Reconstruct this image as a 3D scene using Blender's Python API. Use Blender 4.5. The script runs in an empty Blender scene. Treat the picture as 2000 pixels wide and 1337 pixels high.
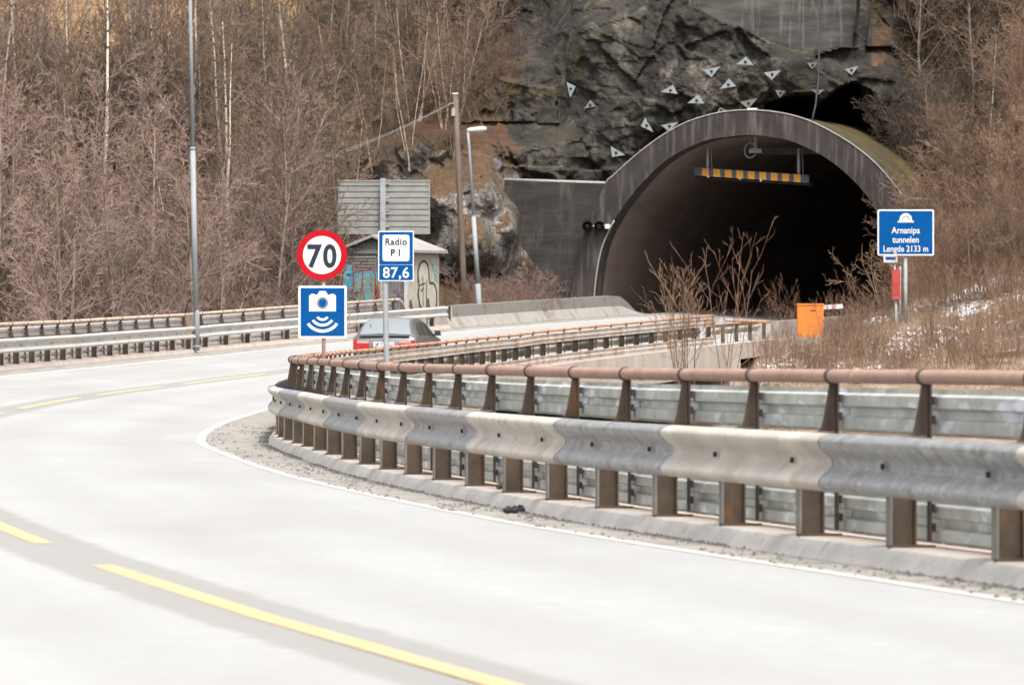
import bpy, bmesh, math, random
from mathutils import Vector, noise
from bisect import bisect_right
SC = bpy.context.scene
COL = SC.collection
F = 11000.0; HZ = 611.7          # focal length and horizon row, in pixels of the 2000 px wide photograph
# ---------------------------------------------------------------- camera
cam_d = bpy.data.cameras.new('camera'); cam = bpy.data.objects.new('camera', cam_d); COL.objects.link(cam)
cam.location = (0, 0, 0); cam.rotation_euler = (math.radians(90), 0, 0)
cam_d.sensor_width = 36; cam_d.lens = F/2000*36; cam_d.shift_y = -56.8/2000
cam_d.clip_start = 0.5; cam_d.clip_end = 3000
cam_d.dof.use_dof = True; cam_d.dof.focus_distance = 80; cam_d.dof.aperture_fstop = 9
SC.camera = cam
# ---------------------------------------------------------------- sky, sun, exposure (bright overcast)
SUN_EL, SUN_AZ = math.radians(58), math.radians(165)     # azimuth clockwise from +Y
w = bpy.data.worlds.new('World'); SC.world = w; w.use_nodes = True
nt = w.node_tree; bg = nt.nodes['Background']
sky = nt.nodes.new('ShaderNodeTexSky'); sky.sky_type = 'NISHITA'; sky.sun_disc = False
sky.sun_elevation = SUN_EL; sky.sun_rotation = SUN_AZ; sky.air_density = 1.0; sky.dust_density = 4.0
hs = nt.nodes.new('ShaderNodeHueSaturation'); hs.inputs['Saturation'].default_value = 0.14
nt.links.new(sky.outputs[0], hs.inputs['Color']); nt.links.new(hs.outputs[0], bg.inputs[0]); bg.inputs[1].default_value = 0.14
sd = bpy.data.lights.new('sun', 'SUN'); sd.energy = 1.75; sd.angle = math.radians(14); sd.color = (1, 0.95, 0.88)
so = bpy.data.objects.new('sun', sd); COL.objects.link(so)
dv = Vector((math.sin(SUN_AZ)*math.cos(SUN_EL), math.cos(SUN_AZ)*math.cos(SUN_EL), math.sin(SUN_EL)))
so.rotation_euler = dv.to_track_quat('Z', 'Y').to_euler()
SC.view_settings.view_transform = 'Standard'; SC.view_settings.look = 'None'; SC.view_settings.gamma = 1
SC.view_settings.exposure = 1.38

# ---------------------------------------------------------------- helpers
def img(px, py, Y):               # where a photographed point lies when it is Y metres away
    return Vector(((px-1000)/F*Y, Y, (HZ-py)/F*Y))
def lerp(a, b, t): return a+(b-a)*t
def sst(a, b, x):
    t = max(0.0, min(1.0, (x-a)/(b-a))); return t*t*(3-2*t)
def table(tab, x):
    if x <= tab[0][0]: return tab[0][1]
    for (a, va), (b, vb) in zip(tab, tab[1:]):
        if x <= b:
            t = (x-a)/(b-a); return lerp(va, vb, t)
    return tab[-1][1]
def empty(name, loc, label=None, cat=None, group=None, rz=0):
    o = bpy.data.objects.new(name, None); COL.objects.link(o); o.location = loc; o.rotation_euler = (0, 0, rz)
    o.empty_display_size = .2
    if label: tag(o, label, cat, group)
    return o
def tag(o, label=None, cat=None, group=None, kind=None):
    if label: o['label'] = label
    if cat: o['category'] = cat
    if group: o['group'] = group
    if kind: o['kind'] = kind
    return o
class MB:
    def __init__(s): s.v = []; s.f = []; s.m = []; s.smooth = []
    def add(s, vs, fs, mi=0, sm=False):
        n = len(s.v); s.v += [tuple(v) for v in vs]
        for f in fs: s.f.append([i+n for i in f]); s.m.append(mi); s.smooth.append(sm)
    def box(s, c, d, mi=0, rz=0, top=1.0, rx=0, ry=0):
        cx, cy, cz = c; dx, dy, dz = d[0]/2, d[1]/2, d[2]/2; vs = []
        for z in (-1, 1):
            k = top if z > 0 else 1
            for x, y in ((-1, -1), (1, -1), (1, 1), (-1, 1)):
                p = Vector((x*dx*k, y*dy*k, z*dz))
                if ry: p = Vector((p.x*math.cos(ry)+p.z*math.sin(ry), p.y, -p.x*math.sin(ry)+p.z*math.cos(ry)))
                if rx: p = Vector((p.x, p.y*math.cos(rx)-p.z*math.sin(rx), p.y*math.sin(rx)+p.z*math.cos(rx)))
                if rz: p = Vector((p.x*math.cos(rz)-p.y*math.sin(rz), p.x*math.sin(rz)+p.y*math.cos(rz), p.z))
                vs.append((p.x+cx, p.y+cy, p.z+cz))
        s.add(vs, [(3, 2, 1, 0), (4, 5, 6, 7), (0, 1, 5, 4), (1, 2, 6, 5), (2, 3, 7, 6), (3, 0, 4, 7)], mi)
    def tube(s, pts, rad, n=8, mi=0, cap=True, sm=True):
        pts = [Vector(p) for p in pts]
        if not hasattr(rad, '__len__'): rad = [rad]*len(pts)
        vs = []; up0 = None
        for i, p in enumerate(pts):
            t = (pts[min(i+1, len(pts)-1)]-pts[max(i-1, 0)])
            if t.length < 1e-9: t = Vector((0, 0, 1))
            t.normalize()
            if up0 is None: up0 = Vector((0, 0, 1)) if abs(t.z) < .9 else Vector((1, 0, 0))
            a = up0-t*up0.dot(t)
            if a.length < 1e-4: a = t.orthogonal()
            a.normalize(); up0 = a; b = t.cross(a)
            for k in range(n):
                an = 2*math.pi*k/n; vs.append(p+(a*math.cos(an)+b*math.sin(an))*rad[i])
        fs = []
        for i in range(len(pts)-1):
            for k in range(n):
                k2 = (k+1) % n; fs.append((i*n+k, (i+1)*n+k, (i+1)*n+k2, i*n+k2))
        if cap: fs.append(tuple(range(n))); fs.append(tuple((len(pts)-1)*n+k for k in reversed(range(n))))
        s.add(vs, fs, mi, sm)
    def prism(s, poly, d0, d1, mi=0, ax='y'):   # poly of (x,z) extruded along y, or (x,y) along z
        n = len(poly)
        if ax == 'y': vs = [(x, d0, z) for x, z in poly]+[(x, d1, z) for x, z in poly]
        elif ax == 'x': vs = [(d0, y, z) for y, z in poly]+[(d1, y, z) for y, z in poly]
        else: vs = [(x, y, d0) for x, y in poly]+[(x, y, d1) for x, y in poly]
        fs = [tuple(range(n)), tuple(reversed(range(n, 2*n)))]+[(i, i+n, (i+1) % n+n, (i+1) % n) for i in range(n)]
        s.add(vs, fs, mi)
    def grid(s, P, mi=0, sm=False, skip=None):
        nr, nc = len(P), len(P[0]); vs = [p for r in P for p in r]; fs = []
        for i in range(nr-1):
            for j in range(nc-1):
                if skip and skip(i, j): continue
                fs.append((i*nc+j, i*nc+j+1, (i+1)*nc+j+1, (i+1)*nc+j))
        s.add(vs, fs, mi, sm)
    def mesh(s, name, mats, fix=True):
        me = bpy.data.meshes.new(name); me.from_pydata(s.v, [], s.f)
        for m in (mats if isinstance(mats, (list, tuple)) else [mats]): me.materials.append(m)
        me.polygons.foreach_set('material_index', s.m); me.polygons.foreach_set('use_smooth', s.smooth)
        if fix:
            b = bmesh.new(); b.from_mesh(me); bmesh.ops.recalc_face_normals(b, faces=b.faces); b.to_mesh(me); b.free()
        me.update(); return me
    def build(s, name, mats, parent=None, fix=True, loc=None):
        o = bpy.data.objects.new(name, s.mesh(name, mats, fix)); COL.objects.link(o)
        if parent: o.parent = parent
        if loc: o.location = loc
        return o
def struct(o): o['kind'] = 'structure'; return o

# ---------------------------------------------------------------- materials
def mat(name, cols, scale=2.0, rough=.8, metal=0, bump=.2, bscale=None, detail=6, stretch=(1, 1, 1), spec=.3, cols2=None, scale2=.3, pos=(.35, .65), stretch2=(1, 1, 1), f2=(.45, .6), dist=.03, vary=0):
    m = bpy.data.materials.new(name); m.use_nodes = True; nt = m.node_tree; N = nt.nodes; L = nt.links
    b = N['Principled BSDF']; b.inputs['Roughness'].default_value = rough; b.inputs['Metallic'].default_value = metal
    b.inputs['Specular IOR Level'].default_value = spec
    tc = N.new('ShaderNodeTexCoord')
    def nz(sc, st, de=detail):
        mp = N.new('ShaderNodeMapping'); mp.inputs['Scale'].default_value = st; L.new(tc.outputs['Object'], mp.inputs[0])
        t = N.new('ShaderNodeTexNoise'); t.inputs['Scale'].default_value = sc; t.inputs['Detail'].default_value = de
        t.inputs['Roughness'].default_value = .6; L.new(mp.outputs[0], t.inputs['Vector']); return t
    t = nz(scale, stretch); r = N.new('ShaderNodeValToRGB'); L.new(t.outputs['Fac'], r.inputs[0])
    e = r.color_ramp.elements; e[0].position = pos[0]; e[1].position = pos[1]
    e[0].color = (*cols[0], 1); e[1].color = (*cols[-1], 1)
    for i, c in enumerate(cols[1:-1]):
        x = e.new(lerp(pos[0], pos[1], (i+1)/(len(cols)-1))); x.color = (*c, 1)
    out = r.outputs[0]
    if cols2:
        t2 = nz(scale2, stretch2); r2 = N.new('ShaderNodeMapRange'); r2.inputs[1].default_value = f2[0]; r2.inputs[2].default_value = f2[1]
        L.new(t2.outputs['Fac'], r2.inputs[0]); mx = N.new('ShaderNodeMix'); mx.data_type = 'RGBA'
        L.new(r2.outputs[0], mx.inputs[0]); L.new(out, mx.inputs[6]); mx.inputs[7].default_value = (*cols2, 1); out = mx.outputs[2]
    L.new(out, b.inputs['Base Color'])
    if bump:
        tb = nz(bscale or scale*4, stretch); bp = N.new('ShaderNodeBump'); bp.inputs['Strength'].default_value = bump; bp.inputs['Distance'].default_value = dist
        L.new(tb.outputs['Fac'], bp.inputs['Height']); L.new(bp.outputs[0], b.inputs['Normal'])
    if vary:
        oi = N.new('ShaderNodeObjectInfo'); r3 = N.new('ShaderNodeMapRange'); r3.inputs[3].default_value = 1-vary; r3.inputs[4].default_value = 1+vary; L.new(oi.outputs['Random'], r3.inputs[0])
        hv = N.new('ShaderNodeHueSaturation'); L.new(r3.outputs[0], hv.inputs['Value']); L.new(out, hv.inputs['Color']); L.new(hv.outputs[0], b.inputs['Base Color'])
    return m
def g(v, t=0, b=0): return (v+t, v, v-b)
M = {}
M['asphalt'] = mat('asphalt', [(.283, .28, .273), (.318, .315, .307)], 14, .9, bump=.15, bscale=90, cols2=(.262, .259, .252), scale2=.3, stretch2=(1.2, .25, 1), f2=(.45, .72), dist=.006)
M['shoulder'] = mat('dirty_shoulder', [(0.1496, 0.1396, 0.1297), (0.2394, 0.2245, 0.2044), (0.2693, 0.2494, 0.2294)], 3, .95, bump=.5, bscale=25, cols2=(0.09975, 0.09476, 0.08479), scale2=9, f2=(.6, .72))
M['kerb'] = mat('kerb_concrete', [(0.339, 0.3237, 0.3082), (0.4623, 0.4393, 0.4162)], 2.5, .9, bump=.4, bscale=16, cols2=(0.2312, 0.2157, 0.2004), scale2=5, f2=(.58, .75))
M['kerbtop'] = mat('kerb_top_concrete', [(0.352, 0.297, 0.2585), (0.44, 0.3795, 0.341)], 2.5, .9, bump=.3, bscale=16)
M['white_line'] = mat('white_line', [(0.3583, 0.3428, 0.3116), (0.4518, 0.4362, 0.4051)], 6, .7, bump=.1)
M['yellow_line'] = mat('yellow_line', [(.5, .315, .14), (.56, .36, .17)], 5, .7, bump=.1, cols2=(.38, .3, .22), scale2=7, f2=(.46, .7))
M['galv'] = mat('galvanised_steel', [(0.1509, 0.1544, 0.1587), (0.2601, 0.2621, 0.2629), (0.208, 0.2114, 0.2133)], 5, .5, .55, bump=.05, cols2=(0.3745, 0.3658, 0.357), scale2=9, f2=(.5, .72), stretch2=(1, 1, 2.2))
M['cream'] = mat('dusty_steel', [(0.3517, 0.3114, 0.2612), (0.4622, 0.4219, 0.3717), (0.5224, 0.4822, 0.4319)], 4, .65, .15, bump=.05, cols2=(0.3014, 0.2713, 0.2361), scale2=2, f2=(.5, .72))
M['panel'] = mat('zinc_panel', [(0.3441, 0.3664, 0.3441), (0.5328, 0.555, 0.5216)], 3, .55, .35, bump=.08, cols2=(0.7326, 0.7771, 0.8436), scale2=2.5, f2=(.55, .68), stretch2=(1, 1, 3))
M['beam_pale'] = mat('pale_dusty_beam', [(.4, .37, .34), (.5, .47, .44)], 2, .6, .05, bump=.04)
M['beam_pale2'] = mat('pale_zinc_beam', [(.38, .375, .36), (.46, .455, .44)], 2, .6, .05, bump=.04)
M['panel_pale'] = mat('pale_zinc_panel', [(0.432, 0.408, 0.384), (0.552, 0.528, 0.504)], 3, .6, .15, bump=.05, cols2=(0.36, 0.288, 0.228), scale2=2.5, f2=(.55, .75))
M['panel_back'] = mat('panel_back_side', [(0.462, 0.418, 0.374), (0.616, 0.583, 0.55)], 1.2, .6, .1, bump=.05, cols2=(0.396, 0.275, 0.187), scale2=1.5, f2=(.5, .62))
M['rust_post'] = mat('rusty_post', [(0.057, 0.042, 0.03168), (0.0988, 0.0714, 0.0528)], 5, .8, .2, bump=.15, cols2=(0.1596, 0.0756, 0.0308), scale2=6, f2=(.56, .72), stretch2=(1, 1, .4))
M['post_edge'] = mat('worn_post_flange', [(0.153, 0.144, 0.126), (0.216, 0.207, 0.1845)], 5, .6, .4, bump=.1)
M['pipe'] = mat('rusty_pipe', [(0.27, 0.168, 0.1323), (0.3456, 0.222, 0.1764)], 6, .75, .1, bump=.1, cols2=(0.2268, 0.132, 0.0945), scale2=3, f2=(.5, .7))
M['pipe_orange'] = mat('orange_rust_pipe', [(.4, .2, .115), (.52, .29, .18)], 6, .8, .05, bump=.1, cols2=(.34, .15, .08), scale2=3, f2=(.5, .7))
M['pipe_pale'] = mat('pale_rust_pipe', [(.44, .33, .26), (.54, .44, .36)], 4, .8, .05, bump=.1, cols2=(.38, .23, .15), scale2=3, f2=(.5, .7))
M['clamp'] = mat('dark_clamp', [(.05, .04, .04), (.09, .07, .065)], 8, .7, .5, bump=.1)
M['dark'] = mat('dark_steel', [(.02, .02, .022), (.035, .035, .04)], 8, .6, .3, bump=.1)
M['grating'] = mat('dark_bracket', [(.03, .03, .045), (.05, .05, .07)], 8, .6, .3, bump=.1)
M['lamp'] = mat('lamp_post_steel', [(0.187, 0.1997, 0.2125), (0.255, 0.2677, 0.2805)], 3, .65, .0, bump=.05, stretch=(1, 1, .2), cols2=(0.17, 0.136, 0.102), scale2=2, f2=(.62, .75))
M['white'] = mat('white_paint', [(0.434, 0.434, 0.427), (0.49, 0.49, 0.483)], 3, .5, bump=0)
M['sign_white'] = mat('sign_white', [(0.4704, 0.4776, 0.4704), (0.499, 0.5061, 0.499)], 3, .75, spec=.06, bump=0)
M['sign_blue'] = mat('sign_blue', [(0.00048, 0.04687, 0.1719), (0.0008, 0.06026, 0.2046)], 2, .75, spec=.06, bump=0, cols2=(0.0032, 0.07142, 0.2046), scale2=12, f2=(.6, .8))
M['sign_red'] = mat('sign_red', [(0.2958, 0.00432, 0.0108), (0.3366, 0.0072, 0.0144)], 2, .75, spec=.06, bump=0)
M['sign_ink'] = mat('sign_ink', [(0.0196, 0.0252, 0.035), (0.0252, 0.0315, 0.042)], 2, .75, spec=.06, bump=0)
M['alu'] = mat('sign_back_metal', [(0.195, 0.1913, 0.18), (0.24, 0.2363, 0.2213)], 3, .55, .3, bump=.05, cols2=(0.1275, 0.12, 0.1087), scale2=5, f2=(.58, .72), stretch2=(.5, 1, 3))
M['sign_post'] = mat('grey_sign_post', [(0.204, 0.2125, 0.221), (0.255, 0.2635, 0.272)], 3, .65, .0, bump=.05)
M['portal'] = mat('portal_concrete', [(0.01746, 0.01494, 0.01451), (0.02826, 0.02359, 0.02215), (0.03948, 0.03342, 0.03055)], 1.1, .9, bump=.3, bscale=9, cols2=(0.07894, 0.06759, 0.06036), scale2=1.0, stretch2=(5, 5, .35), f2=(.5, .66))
M['lining'] = mat('tunnel_lining', [(0.1773, 0.1366, 0.1137), (0.2362, 0.1815, 0.151)], .5, .85, bump=.2, bscale=6, cols2=(0.124, 0.0939, 0.08048), scale2=.8, stretch2=(.2, .2, 1.5), f2=(.5, .72))
M['edge_pale'] = mat('pale_concrete_edge', [(0.225, 0.21, 0.195), (0.285, 0.27, 0.2475)], 5, .9, bump=.2)
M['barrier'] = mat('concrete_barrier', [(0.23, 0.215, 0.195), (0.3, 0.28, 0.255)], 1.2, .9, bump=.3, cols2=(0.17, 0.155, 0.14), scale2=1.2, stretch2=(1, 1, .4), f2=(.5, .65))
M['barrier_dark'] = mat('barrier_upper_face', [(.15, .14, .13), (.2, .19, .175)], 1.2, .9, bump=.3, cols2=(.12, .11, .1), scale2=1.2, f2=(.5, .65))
M['girder'] = mat('bridge_concrete', [(.36, .31, .27), (.46, .41, .36)], 1.0, .9, bump=.2, cols2=(.3, .19, .12), scale2=1.2, stretch2=(2, 2, .3), f2=(.6, .72))
M['wood'] = mat('weathered_pole_wood', [(0.08, 0.06, 0.048), (0.136, 0.104, 0.084)], 3, .9, bump=.4, stretch=(5, 5, .3))
M['twig_mauve'] = mat('mauve_twigs', [(0.1288, 0.08216, 0.06834), (0.252, 0.1695, 0.1459)], .6, .9, bump=0, vary=.45)
M['twig_brown'] = mat('brown_twigs', [(0.1002, 0.06624, 0.04502), (0.1742, 0.1171, 0.0815)], .6, .9, bump=0, vary=.45)
M['twig_dim'] = mat('dim_twigs', [(.05, .038, .03), (.1, .076, .058)], .6, .9, bump=0, vary=.45)
M['twig_tan'] = mat('tan_stems', [(0.1214, 0.07353, 0.04562), (0.2004, 0.1273, 0.08554)], .8, .9, bump=0, vary=.45)
M['twig_red'] = mat('reddish_stems', [(0.18, 0.087, 0.063), (0.336, 0.1958, 0.126)], 1.5, .8, bump=0, vary=.45)
M['twig_dark'] = mat('dark_twigs', [(0.0324, 0.02376, 0.01944), (0.0648, 0.0468, 0.036)], .6, .9, bump=0)
M['bark'] = mat('grey_bark', [(0.1404, 0.108, 0.08424), (0.27, 0.216, 0.1674)], 3, .9, bump=.3, cols2=(0.0864, 0.0702, 0.054), scale2=1.5, f2=(.52, .62), vary=.45)
M['birch'] = mat('birch_bark', [(0.3312, 0.2815, 0.2318), (0.414, 0.3643, 0.3064)], 3, .8, bump=.2, cols2=(0.04968, 0.03726, 0.03312), scale2=3.5, stretch2=(.6, .6, 2.2), f2=(.56, .6), vary=.45)
M['pale_bark'] = mat('pale_bark', [(0.27, 0.207, 0.153), (0.378, 0.306, 0.243)], 3, .8, bump=.2, cols2=(0.144, 0.108, 0.081), scale2=2.5, f2=(.52, .62), vary=.45)
M['grass'] = mat('dry_grass', [(0.23, 0.1667, 0.115), (0.3795, 0.2932, 0.2127), (0.2875, 0.1955, 0.1323)], .7, .9, bump=0)
M['grass_brown'] = mat('brown_grass', [(.1, .06, .03), (.2, .125, .065)], .7, .9, bump=0)
M['glass'] = mat('car_glass', [(0.1463, 0.1658, 0.1755), (0.1755, 0.195, 0.2048)], 1, .1, 0, bump=0, spec=.8)
M['glass_dark'] = mat('dark_side_glass', [(.035, .045, .045), (.06, .07, .07)], 1, .12, 0, bump=0, spec=.6)
M['car'] = mat('silver_paint', [(0.12, 0.123, 0.126), (0.135, 0.138, 0.141)], 2, .32, .5, bump=0, spec=.5)
M['tyre'] = mat('tyre', [(.02, .02, .02), (.03, .03, .03)], 5, .9, bump=.1)
M['red_lens'] = mat('red_tail_lens', [(0.3, 0.012, 0.012), (0.36, 0.024, 0.018)], 5, .25, bump=0)
M['white_lens'] = mat('clear_lens', [(.3, .2, .19), (.36, .25, .23)], 5, .25, bump=0)
M['orange'] = mat('orange_paint', [(0.5049, 0.136, 0.01785), (0.5661, 0.1734, 0.02975)], 1.5, .55, bump=.05, cols2=(0.3825, 0.1156, 0.0238), scale2=4, f2=(.6, .8))
M['yellow_reflect'] = mat('amber_reflective', [(0.558, 0.243, 0.0405), (0.63, 0.297, 0.063)], 3, .5, bump=0)
M['grey_reflect'] = mat('dark_grey_band', [(.07, .075, .085), (.095, .1, .11)], 3, .6, bump=0)
M['redbox'] = mat('faded_red_cabinet', [(0.266, 0.0315, 0.0315), (0.322, 0.049, 0.0455)], 3, .6, bump=0)
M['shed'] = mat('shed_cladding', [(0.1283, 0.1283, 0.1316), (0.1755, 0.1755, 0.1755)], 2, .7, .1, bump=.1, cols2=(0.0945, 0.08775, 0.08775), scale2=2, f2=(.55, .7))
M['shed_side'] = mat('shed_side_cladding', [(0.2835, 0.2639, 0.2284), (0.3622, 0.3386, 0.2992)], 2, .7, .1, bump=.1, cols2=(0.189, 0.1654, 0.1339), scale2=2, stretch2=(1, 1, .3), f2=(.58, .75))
M['shed_roof'] = mat('shed_roof', [(0.255, 0.2465, 0.2295), (0.323, 0.3145, 0.2975)], 1.5, .6, .1, bump=.1, cols2=(0.17, 0.153, 0.1275), scale2=3, f2=(.6, .7))
M['g_blue'] = mat('graffiti_blue', [(0.0405, 0.2531, 0.3645), (0.06075, 0.3341, 0.4556)], 2.5, .7, bump=0)
M['g_red'] = mat('graffiti_red', [(0.18, 0.0225, 0.0225), (0.27, 0.036, 0.036)], 3, .7, bump=0)
M['g_gold'] = mat('graffiti_gold', [(0.225, 0.195, 0.045), (0.285, 0.2475, 0.075)], 3, .7, bump=0)
M['g_black'] = mat('graffiti_black', [(.03, .04, .03), (.06, .07, .05)], 3, .7, bump=0)
M['g_cream'] = mat('graffiti_cream', [(0.375, 0.3525, 0.3), (0.435, 0.4125, 0.36)], 3, .7, bump=0)
M['g_violet'] = mat('graffiti_violet', [(.07, .05, .2), (.09, .07, .26)], 3, .7, bump=0)
M['g_mint'] = mat('graffiti_mint', [(0.1875, 0.3375, 0.3), (0.225, 0.39, 0.345)], 3, .7, bump=0)
M['bolt_plate'] = mat('bolt_plate_steel', [(0.1836, 0.1998, 0.2106), (0.2376, 0.2538, 0.2646)], 6, .5, .3, bump=0)
M['bolt_rust'] = mat('weathered_plate_steel', [(.12, .11, .1), (.18, .165, .15)], 6, .7, .2, bump=0)
M['moss'] = mat('moss', [(0.04, 0.034, 0.008), (0.068, 0.052, 0.014)], 3, .95, bump=.5, cols2=(0.04, 0.026, 0.014), scale2=1.2, f2=(.45, .6))
M['snow'] = mat('snow', [(0.5184, 0.5328, 0.5616), (0.576, 0.5904, 0.612)], 3, .7, bump=.2)

def rock_mat(name, cols, moss, streak, leaf=None):
    m = bpy.data.materials.new(name); m.use_nodes = True; nt = m.node_tree; N = nt.nodes; L = nt.links
    b = N['Principled BSDF']; b.inputs['Roughness'].default_value = .85; b.inputs['Specular IOR Level'].default_value = .25
    tc = N.new('ShaderNodeTexCoord')
    def nz(sc, st=(1, 1, 1), de=8, ty='ShaderNodeTexNoise'):
        mp = N.new('ShaderNodeMapping'); mp.inputs['Scale'].default_value = st; L.new(tc.outputs['Object'], mp.inputs[0])
        t = N.new(ty); t.inputs['Scale'].default_value = sc
        if ty == 'ShaderNodeTexNoise': t.inputs['Detail'].default_value = de; t.inputs['Roughness'].default_value = .62
        L.new(mp.outputs[0], t.inputs['Vector']); return t
    def mr(o, a, bb):
        r = N.new('ShaderNodeMapRange'); r.inputs[1].default_value = a; r.inputs[2].default_value = bb; L.new(o, r.inputs[0]); return r.outputs[0]
    def mix(f, a, c, mult=False):
        x = N.new('ShaderNodeMix'); x.data_type = 'RGBA'
        if mult: x.blend_type = 'MULTIPLY'
        L.new(f, x.inputs[0]); L.new(a, x.inputs[6])
        if isinstance(c, tuple): x.inputs[7].default_value = (*c, 1)
        else: L.new(c, x.inputs[7])
        return x.outputs[2]
    t = nz(.45, (1, 1, 1.3)); r = N.new('ShaderNodeValToRGB'); L.new(t.outputs['Fac'], r.inputs[0]); e = r.color_ramp.elements
    e[0].position = .33; e[1].position = .68; e[0].color = (*cols[0], 1); e[1].color = (*cols[2], 1); x = e.new(.5); x.color = (*cols[1], 1)
    o = r.outputs[0]
    o = mix(mr(nz(3.5).outputs['Fac'], .5, .75), o, cols[0])
    s1 = nz(1.1, (1, 1, .09)); s0 = nz(.25)
    mm = N.new('ShaderNodeMath'); mm.operation = 'MULTIPLY'; L.new(mr(s1.outputs['Fac'], .53, .7), mm.inputs[0]); L.new(mr(s0.outputs['Fac'], .42, .58), mm.inputs[1])
    o = mix(mm.outputs[0], o, streak)
    s2 = nz(1.6, (1, 1, .12)); o = mix(mr(s2.outputs['Fac'], .6, .75), o, (.012, .012, .012))
    # cracks: narrow dark bands along the zero crossing of a warped noise
    for sc, st, wd in ((.22, (1, 1, 1.9), .006), (.55, (1.5, 1, .7), .007), (1.3, (1, 1, 1.6), .012)):
        c = nz(sc, st, 5); d = N.new('ShaderNodeMath'); d.operation = 'SUBTRACT'; d.inputs[1].default_value = .5; L.new(c.outputs['Fac'], d.inputs[0])
        a = N.new('ShaderNodeMath'); a.operation = 'ABSOLUTE'; L.new(d.outputs[0], a.inputs[0]); o = mix(mr(a.outputs[0], wd, 0), o, (.012, .011, .011))
    mo = nz(.35); m2 = nz(2.2); ad = N.new('ShaderNodeMath'); ad.operation = 'MULTIPLY'
    L.new(mr(mo.outputs['Fac'], .47 if leaf else .53, .56 if leaf else .62), ad.inputs[0]); L.new(mr(m2.outputs['Fac'], .42, .6), ad.inputs[1])
    o = mix(ad.outputs[0], o, moss)
    if leaf:      # leaf litter lies where the rock is not steep
        ge = N.new('ShaderNodeNewGeometry'); sp = N.new('ShaderNodeSeparateXYZ'); L.new(ge.outputs['Normal'], sp.inputs[0])
        rr = N.new('ShaderNodeValToRGB'); L.new(nz(3).outputs['Fac'], rr.inputs[0]); ee = rr.color_ramp.elements
        ee[0].position = .35; ee[1].position = .65; ee[0].color = (leaf[0]*.45, leaf[1]*.42, leaf[2]*.4, 1); ee[1].color = (*leaf, 1)
        o = mix(mr(sp.outputs[2], .62, .8), o, rr.outputs[0])
    L.new(o, b.inputs['Base Color'])
    bp = N.new('ShaderNodeBump'); bp.inputs['Strength'].default_value = 1; bp.inputs['Distance'].default_value = .2
    L.new(nz(2.2, (1, 1, 1.3), 10).outputs['Fac'], bp.inputs['Height']); L.new(bp.outputs[0], b.inputs['Normal'])
    return m
M['cliff'] = rock_mat('cliff_rock', [(.0135, .012, .0098), (.03, .0265, .0215), (.058, .05, .04)], (.048, .04, .012), (.14, .122, .098))
M['cliff_overgrown'] = rock_mat('overgrown_rock', [(0.0128, 0.011, 0.0095), (0.0292, 0.0248, 0.0198), (0.056, 0.0456, 0.036)], (.085, .062, .016), (0.096, 0.084, 0.068), leaf=(0.085, 0.046, 0.026))
M['outcrop'] = rock_mat('outcrop_rock', [(.045, .04, .036), (.13, .115, .105), (.26, .24, .22)], (.05, .036, .014), (.34, .32, .3), leaf=(.11, .065, .035))
# hillside: leaf litter, dead grass and, on the right bank, snow patches
def ground_mat(name, cols, snow=False):
    m = mat(name, cols, .8, .95, bump=.8, bscale=3, cols2=(.09, .06, .035), scale2=.5, f2=(.45, .6), dist=.1)
    if snow:
        nt = m.node_tree; N = nt.nodes; L = nt.links; b = N['Principled BSDF']; src = b.inputs['Base Color'].links[0].from_socket
        tc = N.new('ShaderNodeTexCoord'); t = N.new('ShaderNodeTexNoise'); t.inputs['Scale'].default_value = .75; t.inputs['Detail'].default_value = 7; t.inputs['Roughness'].default_value = .75
        L.new(tc.outputs['Object'], t.inputs['Vector']); r = N.new('ShaderNodeMapRange'); r.inputs[1].default_value = .53; r.inputs[2].default_value = .57
        L.new(t.outputs['Fac'], r.inputs[0]); x = N.new('ShaderNodeMix'); x.data_type = 'RGBA'; L.new(r.outputs[0], x.inputs[0]); L.new(src, x.inputs[6]); x.inputs[7].default_value = (.62, .64, .68, 1)
        L.new(x.outputs[2], b.inputs['Base Color'])
    return m
M['leaf'] = ground_mat('leaf_litter', [(0.0416, 0.024, 0.0128), (0.0768, 0.0464, 0.0224), (0.0992, 0.0672, 0.032)])
M['bank'] = ground_mat('dry_bank', [(.15, .105, .07), (.27, .2, .14)])

# ---------------------------------------------------------------- the road's line (inner kerb line, posts stand on it)
def xin_circle(Y): return 294.393-math.sqrt(297.646**2-(Y-85.326)**2)
ctrl = [(xin_circle(y), y) for y in (-60, -30, -15, 0, 10, 20, 30, 40, 50, 60, 68)]+[(-3.2, 84), (-3.35, 100), (-3.0, 116), (-1.85, 131), (.0, 146), (1.62, 154), (6.0, 172), (9.1, 183.2), (13.0, 196.5), (18.6, 216), (26.8, 243), (38, 277), (52, 315)]
def cr(p0, p1, p2, p3, t):
    return .5*((2*p1)+(-p0+p2)*t+(2*p0-5*p1+4*p2-p3)*t*t+(-p0+3*p1-3*p2+p3)*t**3)
pts = []
for i in range(1, len(ctrl)-2):
    for k in range(40):
        t = k/40; pts.append((cr(ctrl[i-1][0], ctrl[i][0], ctrl[i+1][0], ctrl[i+2][0], t), cr(ctrl[i-1][1], ctrl[i][1], ctrl[i+1][1], ctrl[i+2][1], t)))
for _ in range(40):   # relax
    pts = [pts[0]]+[((a[0]+2*b[0]+c[0])/4, (a[1]+2*b[1]+c[1])/4) for a, b, c in zip(pts, pts[1:], pts[2:])]+[pts[-1]]
acc = [0]
for a, b in zip(pts, pts[1:]): acc.append(acc[-1]+math.hypot(b[0]-a[0], b[1]-a[1]))
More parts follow.
